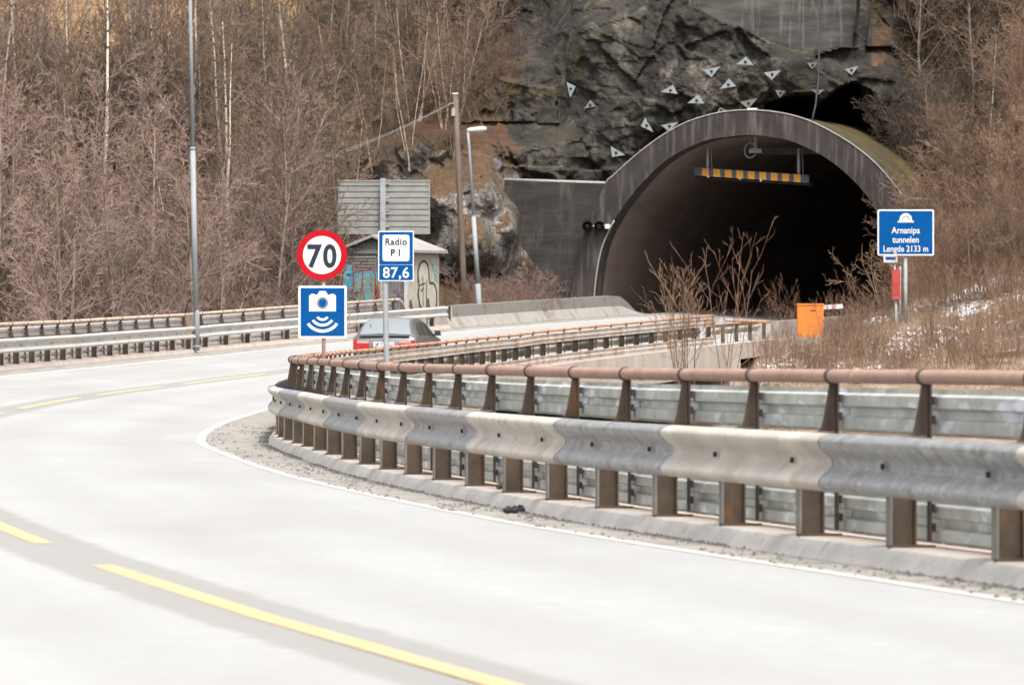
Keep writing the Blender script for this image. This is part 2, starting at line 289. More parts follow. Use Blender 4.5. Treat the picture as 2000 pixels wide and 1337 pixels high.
def at_s(s):
    i = max(0, min(len(pts)-2, bisect_right(acc, s)-1)); t = (s-acc[i])/(acc[i+1]-acc[i])
    x = lerp(pts[i][0], pts[i+1][0], t); y = lerp(pts[i][1], pts[i+1][1], t)
    j0 = max(0, i-6); j1 = min(len(pts)-1, i+7); tx, ty = pts[j1][0]-pts[j0][0], pts[j1][1]-pts[j0][1]; l = math.hypot(tx, ty)
    return x, y, tx/l, ty/l
def s_of_Y(Y):
    i = bisect_right([p[1] for p in pts], Y)-1; t = (Y-pts[i][1])/(pts[i+1][1]-pts[i][1]); return lerp(acc[i], acc[i+1], t)
def xin(Y): s = s_of_Y(Y); return at_s(s)[0]
ZT = [(-30, -.9), (0, -.95), (10, -1.05), (20, -1.155), (28.6, -1.21), (37, -1.283), (50, -1.362), (58, -1.388), (68, -1.445), (84, -1.545), (100, -1.61), (116, -1.645), (131, -1.58), (146, -1.45), (154, -1.295), (172, -.96), (184, -.74), (197, -.52), (216, -.3), (280, .2)]
ET = [(18, .0), (30, .008), (40, .021), (60, .036), (84, .054), (100, .058), (122, .057), (150, .062), (170, .068), (200, .075)]
def RP(s, d, h, road=False):
    """point on the road frame: d metres to the right of the inner kerb line (negative = towards the road), h above the inner kerb top"""
    x, y, tx, ty = at_s(s); z = table(ZT, y)
    return Vector((x+ty*d, y-tx*d, z+h))
def road_z(s, wd, h=0):     # surface of the carriageway wd metres left of the inner kerb line
    x, y, tx, ty = at_s(s); return Vector((x-ty*wd, y+tx*wd, table(ZT, y)-.105+table(ET, y)*wd+h))
WO = 8.55                    # outer kerb line
def OP(s, d, h):             # same frame for the outer kerb, d metres outwards
    p = road_z(s, WO+d, 0); q = road_z(s, WO, .105+h); return Vector((p.x, p.y, q.z))
S0 = s_of_Y(-12); S1 = s_of_Y(262)
def frange(a, b, n): return [lerp(a, b, i/n) for i in range(n+1)]
def ribbon(name, w0, w1, s0, s1, m, h=0, n=None, nw=1, ztop=None):
    n = n or max(2, int((s1-s0)/1.0)); b = MB()
    b.grid([[road_z(s, lerp(w0, w1, k/nw), h) for k in range(nw+1)] for s in frange(s0, s1, n)], 0, True)
    return b.build(name, m, fix=False)
def road_mat():
    m = mat('asphalt', [(.27, .27, .268), (.302, .302, .3)], 9, .9, bump=.2, bscale=90, cols2=(.246, .243, .236), scale2=.35, stretch2=(1.2, .3, 1), f2=(.42, .7), dist=.008)
    nt = m.node_tree; N = nt.nodes; L = nt.links; b = N['Principled BSDF']; out = b.inputs['Base Color'].links[0].from_socket
    at = N.new('ShaderNodeAttribute'); at.attribute_name = 'offset'; tc = N.new('ShaderNodeTexCoord')
    nz = N.new('ShaderNodeTexNoise'); nz.inputs['Scale'].default_value = 2.2; nz.inputs['Detail'].default_value = 8; nz.inputs['Roughness'].default_value = .7; L.new(tc.outputs['Object'], nz.inputs['Vector'])
    def band(c, hw, soft, col, amt, wob):
        nonlocal out
        a = N.new('ShaderNodeMath'); a.operation = 'MULTIPLY_ADD'; L.new(nz.outputs['Fac'], a.inputs[0]); a.inputs[1].default_value = wob; L.new(at.outputs['Fac'], a.inputs[2])
        d = N.new('ShaderNodeMath'); d.operation = 'SUBTRACT'; L.new(a.outputs[0], d.inputs[0]); d.inputs[1].default_value = c+wob*.5
        ab = N.new('ShaderNodeMath'); ab.operation = 'ABSOLUTE'; L.new(d.outputs[0], ab.inputs[0])
        r = N.new('ShaderNodeMapRange'); r.interpolation_type = 'SMOOTHSTEP'; r.inputs[1].default_value = hw+soft; r.inputs[2].default_value = hw; r.inputs[4].default_value = amt; L.new(ab.outputs[0], r.inputs[0])
        x = N.new('ShaderNodeMix'); x.data_type = 'RGBA'; L.new(r.outputs[0], x.inputs[0]); L.new(out, x.inputs[6]); x.inputs[7].default_value = (*col, 1); out = x.outputs[2]
    for c in (1.75, 3.2, 5.1, 6.6): band(c, .1, .45, (.232, .229, .221), .35, .3)
    band(CW+.02, .24, .1, (.19, .184, .172), .7, .22)
    L.new(out, b.inputs['Base Color']); return m
CW = 4.17
rows_w = [lerp(.19, WO-.15, k/40) for k in range(41)]
b = MB(); srow = frange(S0, S1, 300); b.grid([[road_z(s, w_) for w_ in rows_w] for s in srow], 0, True); rd = b.build('road', road_mat(), fix=False)
at_ = rd.data.attributes.new('offset', 'FLOAT', 'POINT'); at_.data.foreach_set('value', rows_w*len(srow)); struct(rd)
EW = [(10, .55), (30, .6), (40, .7), (48, .77), (55, .88), (62, .96), (72, 1.03), (82, 1.02), (92, .9), (110, .82), (160, .9)]
def vribbon(name, f0, f1, s0, s1, m, h, n, nw=1):
    b = MB(); rows = []
    for s in frange(s0, s1, n):
        e_ = table(EW, at_s(s)[1]); rows.append([road_z(s, lerp(f0(e_), f1(e_), k/nw), h) for k in range(nw+1)])
    b.grid(rows, 0, True); return b.build(name, m, fix=False)
struct(vribbon('shoulder', lambda e: .195, lambda e: e-.03, S0, s_of_Y(205), M['shoulder'], .0012, 300, 3))
struct(ribbon('shoulder', WO-.8, WO-.16, s_of_Y(60), s_of_Y(205), M['shoulder'], .0012, 160, 2))
struct(vribbon('edge_line', lambda e: e-.05, lambda e: e+.06, S0, s_of_Y(215), M['white_line'], .0028, 300))
mk = struct(ribbon('edge_line', WO-1.0, WO-.88, s_of_Y(50), s_of_Y(215), M['white_line'], .0028, 160))
CW = 4.17
b = MB()
def dash(s0, s1): b.grid([[road_z(s, CW-.06, .0025), road_z(s, CW+.06, .0025)] for s in frange(s0, s1, 8)])
dashes = []
s = S0; sY = s_of_Y(29.7)
dash(S0, sY-.0)
k = sY+3.0
while k < s_of_Y(215): dash(k, k+13.3); k += 17.4
struct(b.build('centre_line', M['yellow_line']))
# kerbs
b = MB(); ss = frange(S0, s_of_Y(190), 260)
b.grid([[RP(s, .42, -.5), RP(s, .42, 0), RP(s, -.115, 0)] for s in ss], 1)
b.grid([[RP(s, -.115, 0), RP(s, -.135, -.008), RP(s, -.2, -.1), RP(s, -.21, -.3)] for s in ss], 0)
struct(b.build('kerb', [M['kerb'], M['kerbtop']]))
b = MB(); ss = frange(s_of_Y(50), s_of_Y(176), 150)
b.grid([[OP(s, .42, -.5), OP(s, .42, 0), OP(s, -.11, 0)] for s in ss], 1)
b.grid([[OP(s, -.11, 0), OP(s, -.125, -.01), OP(s, -.17, -.1), OP(s, -.18, -.3)] for s in ss], 0)
struct(b.build('kerb', [M['kerbtop'], M['kerbtop']]))
# ---------------------------------------------------------------- bridge under the road
br = empty('bridge', RP(s_of_Y(100), 0, -1), 'pale concrete road bridge carrying the curved road below the rusty railing', 'bridge')
def bpart(nm, bb, m): o = bb.build(nm, m); o.parent = br; o.location = -br.location; return o
b = MB(); ss = frange(s_of_Y(18), s_of_Y(174.5), 150)
b.grid([[RP(s, .425, .0-.003), RP(s, .44, -.9), RP(s, -.3, -1.0), OP(s, .3, -1.1), OP(s, .44, -.9), OP(s, .425, -.003)] for s in ss])
bpart('deck', b, M['girder'])
for Y in (60, 95, 130):
    b = MB(); p = road_z(s_of_Y(Y), 4, -1); b.tube([(p.x, p.y, -12), (p.x, p.y, p.z)], .9, 20); bpart('pier', b, M['girder'])
b = MB(); s = s_of_Y(173); x, y, tx, ty = at_s(s); c = road_z(s, 4.2, -2.2)
b.box((c.x, c.y+1.2, c.z-1.2), (10.6, 1.6, 4.6), 0, rz=math.atan2(-tx, ty)); bpart('abutment', b, M['girder'])
b = MB(); ss = frange(s_of_Y(18), s_of_Y(152), 100)

# ---------------------------------------------------------------- guardrails
WP = [(0, .262), (-.025, .264), (-.06, .277), (-.08, .293), (-.084, .31), (-.076, .331), (-.045, .362), (-.012, .39), (-.002, .407), (0, .42), (-.002, .433), (-.012, .45), (-.045, .478), (-.076, .509), (-.084, .53), (-.08, .547), (-.06, .563), (-.025, .576), (0, .578)]
WPB = [(d+.004, h) for d, h in reversed(WP)]
def wbeam(P, s0, s1, lap=False, off=0):
    bb = MB(); n = max(2, int((s1-s0)/.5)); prof = WP+WPB+[WP[0]]
    bb.grid([[P(s, d-.12-off, h) for d, h in prof] for s in frange(s0, s1, n)], 0, True)
    return bb
def trapez(h0, h1, d=.0):        # profile of a folded panel, two ribs
    H = h1-h0; out = []
    for t, dd in ((0, .02), (.05, .02), (.09, -.02), (.33, -.02), (.38, .02), (.55, .02), (.6, -.02), (.84, -.02), (.89, .02), (1, .02)):
        out.append((d+dd, h0+H*t))
    return out
def rail(P, name, label, n, sstart, mats, mb, parts=None, pipe_to=None, skip_panel=(), step=2.0, flip=False):
    root = empty(name, P(sstart, 0, 0), label, 'guardrail')
    def part(nm, bb, m, par=None):
        o = bb.build(nm, m); o.parent = root; o.matrix_parent_inverse = root.matrix_world.inverted() if False else o.matrix_parent_inverse
        o.location = -root.location; return o
    for i in range(n+1):
        s = sstart+i*step
        if i in skip_panel: pass
        # post: channel with web across the rail and a flange along it, then a bracket tapering up to the pipe
        b = MB(); sp = .0
        def pr(poly, ds0, ds1, mi):
            vs = [P(s+ds0, d, h) for d, h in poly]+[P(s+ds1, d, h) for d, h in poly]; k = len(poly)
            b.add(vs, [tuple(range(k)), tuple(reversed(range(k, 2*k)))]+[(q, q+k, (q+1) % k+k, (q+1) % k) for q in range(k)], mi)
        pr([(-.11, 0), (-.11, .56), (-.1, .56), (-.1, 0)], -.05, .05, 1)
        pr([(-.0995, .0), (-.0995, .56), (.02, .56), (.02, .0)], -.005, .005, 0)
        pr([(.0205, 0), (.0205, .57), (.031, .57), (.031, 0)], -.05, .05, 0)
        pr([(-.13, -.0+.001), (-.13, .014), (.12, .014), (.12, .001)], -.09, -.0505, 0)
        pr([(.0, .578), (.022, .592), (.035, .64), (.053, .74), (.07, .845), (.103, .845), (.103, .8), (.1, .66), (.1, .578)], -.012, .012, 0)
        pr([(.106, .03), (.106, .85), (.118, .85), (.118, .03)], -.03, .03, 0)
        pr([(-.098, .562), (-.098, .574), (.1, .574), (.1, .562)], -.05, .05, 2)
        for hh in (.08, .18, .64, .74): pr([(.119, hh), (.119, hh+.045), (.135, hh+.045), (.135, hh)], -.045, .045, 2)
        part('post', b, [M['rust_post'], mats['edge'], M['grating']])
        # clamp ring round the pipe
        b = MB(); c = [P(s-.02, .085, .885), P(s+.02, .085, .885)]; b.tube(c, .047, 12)
        if not (pipe_to and i > pipe_to): part('clamp', b, M['clamp'])
    for i in range(0, n):
        s = sstart+i*step
        if i in skip_panel:
            b = MB(); b.grid([[P(q, .15, .03), P(q, .15, .85)] for q in frange(s+.08, s+step-.08, 2)]); b.grid([[P(q, .155, .03), P(q, .155, .85)] for q in frange(s+.08, s+step-.08, 2)])
            part('cover_plate', b, mats['plate']); continue
        if pipe_to and i >= pipe_to: continue
        b = MB()
        for h0, h1 in ((.012, .25), (.575, .82)):
            pf = trapez(h0, h1, .165); b.grid([[P(q, d, h) for d, h in pf] for q in frange(s+.012, s+step-.012, 2)], 0); b.grid([[P(q, d+.003, h) for d, h in pf] for q in frange(s+.012, s+step-.012, 2)], 1)
        part('infill_panel', b, [mats['panel'], mats['back']])
    # beam sections, 4 m each, lapping over the next
    i = 0
    while i < n:
        L = min(2, n-i); s = sstart+i*step; j = i//2
        b = wbeam(P, s-.86, s-.86+step*L+(.16), off=.0035*(j % 2))
        o = part('beam', b, mb[j % len(mb)])
        for q in range(L):
            bb = MB(); pp = sstart+(i+q)*step; c = P(pp, -.12-.012-.0035*(j % 2), .42); c2 = P(pp, -.12-.03-.0035*(j % 2), .42); bb.tube([c, c2], .016, 8)
            bo = bb.build('bolt', M['dark']); bo.parent = o
        i += 2
    pe = sstart+(pipe_to if pipe_to else n)*step
    b = MB(); pl = [P(s, .085, .885) for s in frange(sstart-.9, pe+.2, int(n*3))]
    if pipe_to: pl += [P(pe+.6, .085, .88), P(pe+.95, .085, .79), P(pe+1.25, .085, .6), P(pe+1.6, .085, .3), P(pe+1.9, .085, .02)]
    if 'pipe2' in mats:
        cut = int(len(pl)*.33); b.tube(pl[:cut+1], .038, 12); part('handrail', b, mats['pipe']); b = MB(); b.tube(pl[cut:], .0375, 12); part('handrail', b, mats['pipe2'])
    else: b.tube(pl, .038, 12); part('handrail', b, mats['pipe'])
    for i in range(2, n, 3):
        if pipe_to and i > pipe_to: break
        s = sstart+(i+.72)*step; b = MB(); b.tube([P(s-.035, .085, .885), P(s+.035, .085, .885)], .0425, 12); part('pipe_sleeve', b, mats['pipe'])
    return root
SI = s_of_Y(27.36)
NI = int((s_of_Y(172.6)-SI)//2)
rail(RP, 'guardrail', 'long guardrail with rusty top pipe and striped beam round the inside of the bend', NI+4, SI-8, dict(edge=M['post_edge'], panel=M['panel'], back=M['panel_back'], plate=M['cream'], pipe=M['pipe'], pipe2=M['pipe_orange']), [M['galv'], M['cream']])
SO = s_of_Y(100)
def OPs(s, d, h): return OP(s, d, h)
so0 = s_of_Y(88); NO = int((s_of_Y(174)-so0)//2)
lampi = int((s_of_Y(146.3)-so0)//2)
rail(OPs, 'guardrail', 'pale dusty guardrail with corrugated panels in front of the bare trees at left', NO, so0, dict(edge=M['cream'], panel=M['panel_pale'], back=M['panel_back'], plate=M['pipe_pale'], pipe=M['pipe_pale']), [M['beam_pale'], M['beam_pale2']], pipe_to=NO-3, skip_panel=(lampi,))

# inner rail beyond the pipe's end: plain beam to the concrete block
sE = SI+(NI)*2
r = empty('guardrail', RP(sE+.8, 0, 0), 'short pale beam guardrail between the railing end and the tunnel mouth kerb block', 'guardrail')
b = wbeam(RP, sE+.9, sE+7.6); o = b.build('beam', M['cream']); o.parent = r; o.location = -r.location
b = MB(); b.tube([RP(s, .085, .7-.02*k) for k, s in enumerate(frange(sE+2, sE+8, 8))], .04, 10); o = b.build('handrail', M['pipe_orange']); o.parent = r; o.location = -r.location
for k in range(4):
    b = MB(); p = RP(sE+1.9+k*1.9, .0, 0); b.box((p.x, p.y, p.z+.25), (.12, .14, .62), 0); o = b.build('post', M['rust_post']); o.parent = r; o.location = -r.location

# concrete barriers at the tunnel mouth
def barrier(P, s0, s1, h, taper, name, label, w=.28, z0=-.13, side=1):
    b = MB(); n = 24; rows = []
    for s in frange(s0, s1, n):
        k = 1-sst(s1-taper, s1, s) if taper else 1
        hh = z0+(h-z0)*max(.05, k)
        rows.append([P(s, w, z0-.3), P(s, w, hh), P(s, .04, hh), P(s, .0, lerp(z0, hh, .5)), P(s, -.22, z0+.02)])
    vs = rows
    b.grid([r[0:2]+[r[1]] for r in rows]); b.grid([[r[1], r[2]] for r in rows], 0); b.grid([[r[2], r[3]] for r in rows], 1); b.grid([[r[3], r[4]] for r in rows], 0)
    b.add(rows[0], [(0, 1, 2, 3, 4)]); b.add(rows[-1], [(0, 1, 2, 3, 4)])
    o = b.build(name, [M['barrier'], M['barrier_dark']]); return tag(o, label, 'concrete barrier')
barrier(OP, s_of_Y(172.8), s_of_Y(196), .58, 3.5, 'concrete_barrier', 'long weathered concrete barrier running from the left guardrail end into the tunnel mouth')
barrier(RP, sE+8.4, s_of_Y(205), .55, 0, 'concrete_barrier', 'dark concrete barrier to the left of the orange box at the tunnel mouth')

# ---------------------------------------------------------------- terrain
def terr(X, Y):
    if Y < 262: wd = (xin(max(-25, min(262, Y)))-X)*.97
    else: wd = -999 if X > 30 else 99
    n1 = noise.noise(Vector((X*.12, Y*.12, 3)))*.5
    # right bank
    if Y > 160: zb = -1.87+(Y-160)*.04
    else: zb = lerp(-8, -1.87, sst(128, 160, Y))
    if Y > 186: zb += (Y-186)*.55*sst(13, 18, X)
    zb += max(0, X-9.5)*.25*sst(150, 175, Y)+max(0, X-17)*.25*sst(150, 170, Y)
    zb += n1*.5
    ab = sst(4.8, 7.2, X-(xin(min(172, max(0, Y)))-5.8)*.0) if Y < 176 else 1
    ab = sst(5.2, 7.6, X) if Y < 174 else 1
    zr = lerp(-8, zb, ab)
    # left side
    zl = lerp(-2.6, -3.4, sst(60, 90, Y)) if Y < 100 else -3.4
    zl = lerp(zl, -1.2, sst(150, 185, Y))
    lx = 1-sst(-9.5, -5.5, X)
    if Y > 150: zl += lx*(max(0, Y-160)*.1+max(0, Y-178)*.12+max(0, Y-215)*.1)
    zl += n1
    if Y < 60: zl = lerp(-1.5, zl, sst(35, 60, Y))
    if wd < 0: z = zr
    else: z = zl
    if -1.5 < wd < 10.5 and Y < 210:
        zz = table(ZT, Y)-.13; lim = zz-.35 if Y > 176 else zz-1.6
        if Y < 40 and wd > 5: lim = zz-.25
        z = min(z, lim)
        if Y < 172 and Y > 45 and wd < 9.5: z = min(z, -5.5)
    elif 10.5 <= wd and Y < 40: z = -1.35
    if Y >= 196 and 0 < X < 60 and -4 < wd < 14: z = min(z, -1.2)
    return z
xs = sorted(set([-900, -500, -300, -200, -150, -110]+[x for x in range(-90, -24, 6)]+[-24+.8*i for i in range(72)]+[34, 38, 44, 52, 62, 80, 110, 150, 200, 300, 500, 900]))
ys = sorted(set([-600, -300, -150, -80, -40, -25]+[-20+4*i for i in range(36)]+[125+1.2*i for i in range(90)]+[235, 240, 246, 254, 264, 280, 300, 340, 400, 500, 700, 1000, 1500]))
b = MB(); b.grid([[(x, y, terr(x, y) if y < 300 else terr(x, 300)+(y-300)*.1) for x in xs] for y in ys], 0, True)
M['slope'] = ground_mat('dead_grass_slope', [(0.1235, 0.064, 0.02625), (0.209, 0.12, 0.0525), (0.247, 0.152, 0.0675)])
o = b.build('terrain', [M['leaf'], M['bank'], M['slope']], fix=False)
for p in o.data.polygons:
    c = p.center
    if c.y > 209+noise.noise(Vector((c.x*.2, 0, 0)))*5 and c.x < -9: p.material_index = 2
    if c.y > 125 and c.x > 5 and c.y < 215 or (c.x > 3 and 20 < c.y <= 125): p.material_index = 1
struct(o)
# snow lying in the valley below the near rail
b = MB(); R = random.Random(4)
pc = Vector((8.2, 88, -7.4)); ring = [(pc.x+(5+R.random()*2)*math.cos(a*.35)*1.0, pc.y+(20+R.random()*6)*math.sin(a*.35), -7.0) for a in range(18)]
b.prism([(x, y) for x, y, z in ring], -8.6, -3.9-.5, 0, 'z'); struct(b.build('snow_patch', M['snow']))

# ---------------------------------------------------------------- cliff
DT = [(450, -200, 262), (450, 300, 236), (450, 700, 214), (700, -200, 246), (700, 0, 236), (700, 200, 224), (700, 330, 210), (700, 600, 198), (780, 330, 205), (860, 640, 190), (860, 400, 195), (860, 300, 203), (860, 200, 212), (860, 0, 226),
      (940, 640, 193), (930, 480, 193), (940, 385, 195.5), (1000, 600, 197), (995, 450, 196.5), (1030, 600, 202), (1035, 450, 203), (1010, 345, 203), (1000, 200, 207), (1000, 0, 214), (1000, -200, 222), (1060, 600, 203), (1060, 400, 204), (1200, 330, 203.5), (1200, 100, 205), (1200, -200, 210), (1330, 200, 202.5), (1450, 190, 202.5), (1450, 0, 203.2), (1380, 50, 203), (1580, 150, 201), (1580, 60, 203.4), (1580, -200, 209),
      (1700, 170, 202), (1700, 0, 208), (1800, 380, 203), (1850, 300, 204), (1850, 100, 213), (1850, 600, 199), (2000, 500, 200), (2000, 300, 209), (2000, 0, 226), (2200, 400, 212), (2200, 0, 235), (2200, 600, 205), (1850, -200, 225)]
def cdepth(px, py):
    sw = sv = 0
    for x, y, v in DT:
        d2 = ((px-x)/100)**2+((py-y)/100)**2+.02; k = 1/d2**1.8; sw += k; sv += k*v
    return sv/sw
HOLE = [(1478, 232), (1500, 205), (1545, 188), (1590, 186), (1600, 205), (1640, 172), (1672, 160), (1712, 185), (1720, 250), (1690, 300), (1620, 300), (1560, 260)]
def inpoly(x, y, P):
    c = False; j = len(P)-1
    for i in range(len(P)):
        if (P[i][1] > y) != (P[j][1] > y) and x < (P[j][0]-P[i][0])*(y-P[i][1])/(P[j][1]-P[i][1])+P[i][0]: c = not c
        j = i
    return c
def pdist(x, y, P):
    m = 1e9
    for i in range(len(P)):
        ax, ay = P[i]; bx, by = P[(i+1) % len(P)]; dx, dy = bx-ax, by-ay; t = max(0, min(1, ((x-ax)*dx+(y-ay)*dy)/(dx*dx+dy*dy)))
        m = min(m, math.hypot(ax+dx*t-x, ay+dy*t-y))
    return m
def tilt_block(p, sc, amp):       # every joint block gets its own plane: faceted rock
    q = Vector((p.x*sc, p.y*sc*.4, p.z*sc*1.25+p.x*sc*.35))
    d, pt = noise.voronoi(q)
    c = pt[0]; h = noise.cell_vector(c*7.31)
    r = q-c
    return amp*((h.x-.5)*1.3*r.x+(h.y-.5)*1.3*r.z+(h.z-.5)*.9)
def cpoint(px, py):
    Y = cdepth(px, py); p = img(px, py, Y)
    wild = 1 if px > 1030 else 1.35
    k = tilt_block(p, .15, 2.1)+tilt_block(p+Vector((31, 5, 9)), .42, .72*wild)+tilt_block(p+Vector((3, 51, 29)), 1.2, .32*wild)+tilt_block(p+Vector((13, 1, 9)), 2.7, .1*wild)
    k += noise.fractal(p*.5, 1, 2, 5)*.35*wild+noise.fractal(p*2.2, 1, 2, 3)*.09
    Y2 = Y+k*.8
    if px > 1150 and py > 60 and px < 1720: Y2 = max(Y2, 200.2)
    nb = noise.noise(Vector((px*.03, py*.03, 4)))*9
    if 1345+nb < px < 1664+nb and py < 92+nb+(px-1545)*.42*(px < 1545): Y2 = max(Y2, 204.6)
    elif 1500 < px < 1690 and py < 150: Y2 = min(Y2, 203.2)
    if inpoly(px, py, HOLE): Y2 += min(34, 1.6*pdist(px, py, HOLE))+2.5
    q = img(px, py, Y2); q.x = p.x+(q.x-p.x)*.2; q.z = p.z+(q.z-p.z)*.2    # move back horizontally rather than along the ray
    return q
NX, NY = 500, 260
PX = [450+1750*i/NX for i in range(NX+1)]; PY = [-200+900*j/NY for j in range(NY+1)]
G = [[cpoint(x, y) for x in PX] for y in PY]
for _ in range(1):        # wear the steps between blocks
    G2 = [r[:] for r in G]
    for j in range(1, NY):
        for i in range(1, NX):
            if inpoly(PX[i], PY[j], HOLE): continue
            k = .4
            a = (G[j-1][i].y+G[j+1][i].y+G[j][i-1].y+G[j][i+1].y)/4; v = G[j][i].copy(); v.y = lerp(v.y, a, k); G2[j][i] = v
    G = G2
OUTER = [(1116, 650), (1120, 576), (1130, 500), (1150, 440), (1185, 362), (1203, 343), (1244, 306), (1293, 269), (1346, 240), (1408, 222), (1469, 217), (1531, 223), (1584, 238), (1641, 267), (1687, 298), (1727, 335), (1768, 388), (1785, 440), (1800, 520), (1806, 580), (1806, 650)]
INNER = [(1163, 650), (1164, 576), (1170, 524), (1178, 486), (1193, 449), (1216, 410), (1256, 359), (1309, 310), (1375, 277), (1428, 267), (1469, 264), (1510, 268), (1551, 277), (1605, 302), (1645, 330), (1683, 367), (1714, 408), (1740, 458), (1757, 520), (1764, 580), (1766, 650)]
SH = [(x*.93+1465*.07, y*.93+650*.07) for x, y in OUTER]
SH[0] = (SH[0][0], 720); SH[-1] = (SH[-1][0], 720)
def skipc(i, j):
    return inpoly((PX[j]+PX[j+1])/2, (PY[i]+PY[i+1])/2, SH)
b = MB(); b.grid(G, 0, False, skipc)
cl = b.build('cliff', [M['cliff'], M['outcrop'], M['cliff_overgrown']], fix=False)
k = 0
for i in range(NY):
    for j in range(NX):
        if skipc(i, j): continue
        x, y = PX[j], PY[i]
        if (x < 1030 and y > 285+noise.noise(Vector((x*.01, y*.01, 1)))*60+max(0, (x-880))*.5): cl.data.polygons[k].material_index = 1
        elif x < 1000+noise.noise(Vector((y*.01, x*.01, 2)))*60+(y-100)*.1 or x > 1700: cl.data.polygons[k].material_index = 2
        k += 1
struct(cl)

# ---------------------------------------------------------------- tunnel portal
HD = math.radians(16); PC = Vector((8.25, 197.3, 0)); U = Vector((math.cos(HD), -math.sin(HD), 0)); NRM = Vector((math.sin(HD), math.cos(HD), 0))
def pp(px, py, back=0):           # photographed point on the portal's upright plane
    d = Vector(((px-1000)/F, 1, (HZ-py)/F)); c = PC+NRM*back; t = c.dot(NRM)/d.dot(NRM); return d*t
def smooth_curve(P, n=6):
    out = []
    for i in range(len(P)-1):
        p0 = P[max(0, i-1)]; p1 = P[i]; p2 = P[i+1]; p3 = P[min(len(P)-1, i+2)]
        for k in range(n): out.append((cr(p0[0], p1[0], p2[0], p3[0], k/n), cr(p0[1], p1[1], p2[1], p3[1], k/n)))
    return out+[P[-1]]
OC = [pp(*q) for q in smooth_curve(OUTER)]; IC = [pp(*q) for q in smooth_curve(INNER)]
tp = empty('tunnel_portal', pp(1465, 640), 'dark arched concrete tunnel portal with wing walls set into the rock face', 'tunnel portal')
def tpart(nm, b, m, par=None):
    o = b.build(nm, m); o.parent = par or tp
    if not par: o.location = -tp.location
    return o
b = MB(); fr = -.25
b.grid([[p+NRM*fr for p in OC], [p+NRM*fr for p in IC]], 0, False)
b.grid([[p+NRM*fr for p in IC], [p+NRM*.9 for p in IC]], 0, True)
b.grid([[p+NRM*fr for p in OC], [p+NRM*.9 for p in OC]], 0, True)
ring = tpart('arch_ring', b, M['portal'])
b = MB(); top = [p+NRM*(fr-.01)+Vector((0, 0, .03)) for p in OC[24:-24]]; b.tube(top, .022, 6); tpart('edge_trim', b, M['edge_pale'])
b = MB(); b.tube([p+NRM*(fr-.0)+(pp(1465, 600)-p)*.0015 for p in IC[:28]], .028, 6); tpart('edge_trim', b, M['edge_pale'])
# lining: follows the tunnel axis as it bends right
b = MB(); rows = []
for k in range(30):
    t = .3+k*3.2; rows.append([p*1.0+NRM*t+U*(t*t*.0016)+(p-pp(1465, 600))*.012 for p in IC])
b.grid(rows, 0, True); b.add(rows[-1], [tuple(range(len(rows[-1])))]); tpart('lining', b, M['lining'])  # lining, plus an added end cap that keeps daylight from leaking in
b = MB(); rows = [[p+NRM*t+(pp(1465, 600)-p)*.006 for p in OC] for t in (.85, 3, 6, 10, 18)]
b.grid(rows, 0, True); tpart('barrel_roof', b, M['moss'])
def wing(pts, th, name='wing_wall'):
    b = MB(); n = len(pts); A = [pp(*q) for q in pts]; B = [a+NRM*th for a in A]
    b.add(A+B, [tuple(range(n)), tuple(reversed(range(n, 2*n)))]+[(i, i+n, (i+1) % n+n, (i+1) % n) for i in range(n)]); return tpart(name, b, M['wing'])
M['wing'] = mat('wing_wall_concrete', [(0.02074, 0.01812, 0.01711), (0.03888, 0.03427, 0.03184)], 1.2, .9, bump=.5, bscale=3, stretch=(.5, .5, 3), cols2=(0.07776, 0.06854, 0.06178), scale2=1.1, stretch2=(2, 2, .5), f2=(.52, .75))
wing([(985, 352), (1188, 359), (1150, 442), (1130, 502), (1120, 577), (1116, 680), (985, 680)], .7)
wing([(1769, 389), (1880, 395), (1900, 660), (1806, 660), (1800, 520), (1785, 440)], .7)
b = MB(); b.tube([pp(985, 351, .3), pp(1188, 358, .3)], .06, 6); b.tube([pp(1769, 388, .3), pp(1880, 394, .3)], .06, 6); tpart('coping', b, M['edge_pale'])
# cable down the left wing
b = MB(); b.tube([pp(x, y, -.05) for x, y in ((1192, 358), (1170, 400), (1152, 440), (1136, 490), (1126, 540), (1119, 600))], .035, 6)
o = b.build('cable', M['dark']); tag(o, 'black cable running down the left wing wall beside the red signals', 'cable')
# hanging cable above the portal
b = MB(); b.tube([img(x, y, Y) for x, y, Y in ((1601, -40, 201.6), (1601, 40, 201.6), (1600, 100, 200), (1598, 160, 199.6), (1593, 205, 199), (1586, 236, 198.5))], .035, 6)
tag(b.build('cable', M['dark']), 'grey cable hanging from the concrete slab down to the arch top', 'cable')
# concrete slab anchored high on the rock
b = MB(); A = [img(x, y, 203.9+(px_*0)) for x, y, px_ in ((1340, -140, 0), (1674, -140, 0), (1674, 20, 0), (1672, 118, 0), (1620, 118, 0), (1545, 112, 0), (1490, 96, 0), (1440, 80, 0), (1380, 50, 0), (1345, 20, 0))]; n = len(A); Bk = [a+Vector((0, 5, 0)) for a in A]
b.add(A+Bk, [tuple(range(n)), tuple(reversed(range(n, 2*n)))]+[(i, i+n, (i+1) % n+n, (i+1) % n) for i in range(n)])
M['slab'] = mat('slab_concrete', [(.028, .026, .024), (.05, .046, .042), (.075, .07, .063)], 1.0, .9, bump=.5, bscale=3, stretch=(.6, .6, 2.6), cols2=(.14, .13, .118), scale2=1.3, stretch2=(3, 3, .3), f2=(.52, .72))
tag(b.build('retaining_slab', M['slab']), 'stained concrete slab cast on the rock above the dark hollow', 'retaining wall')

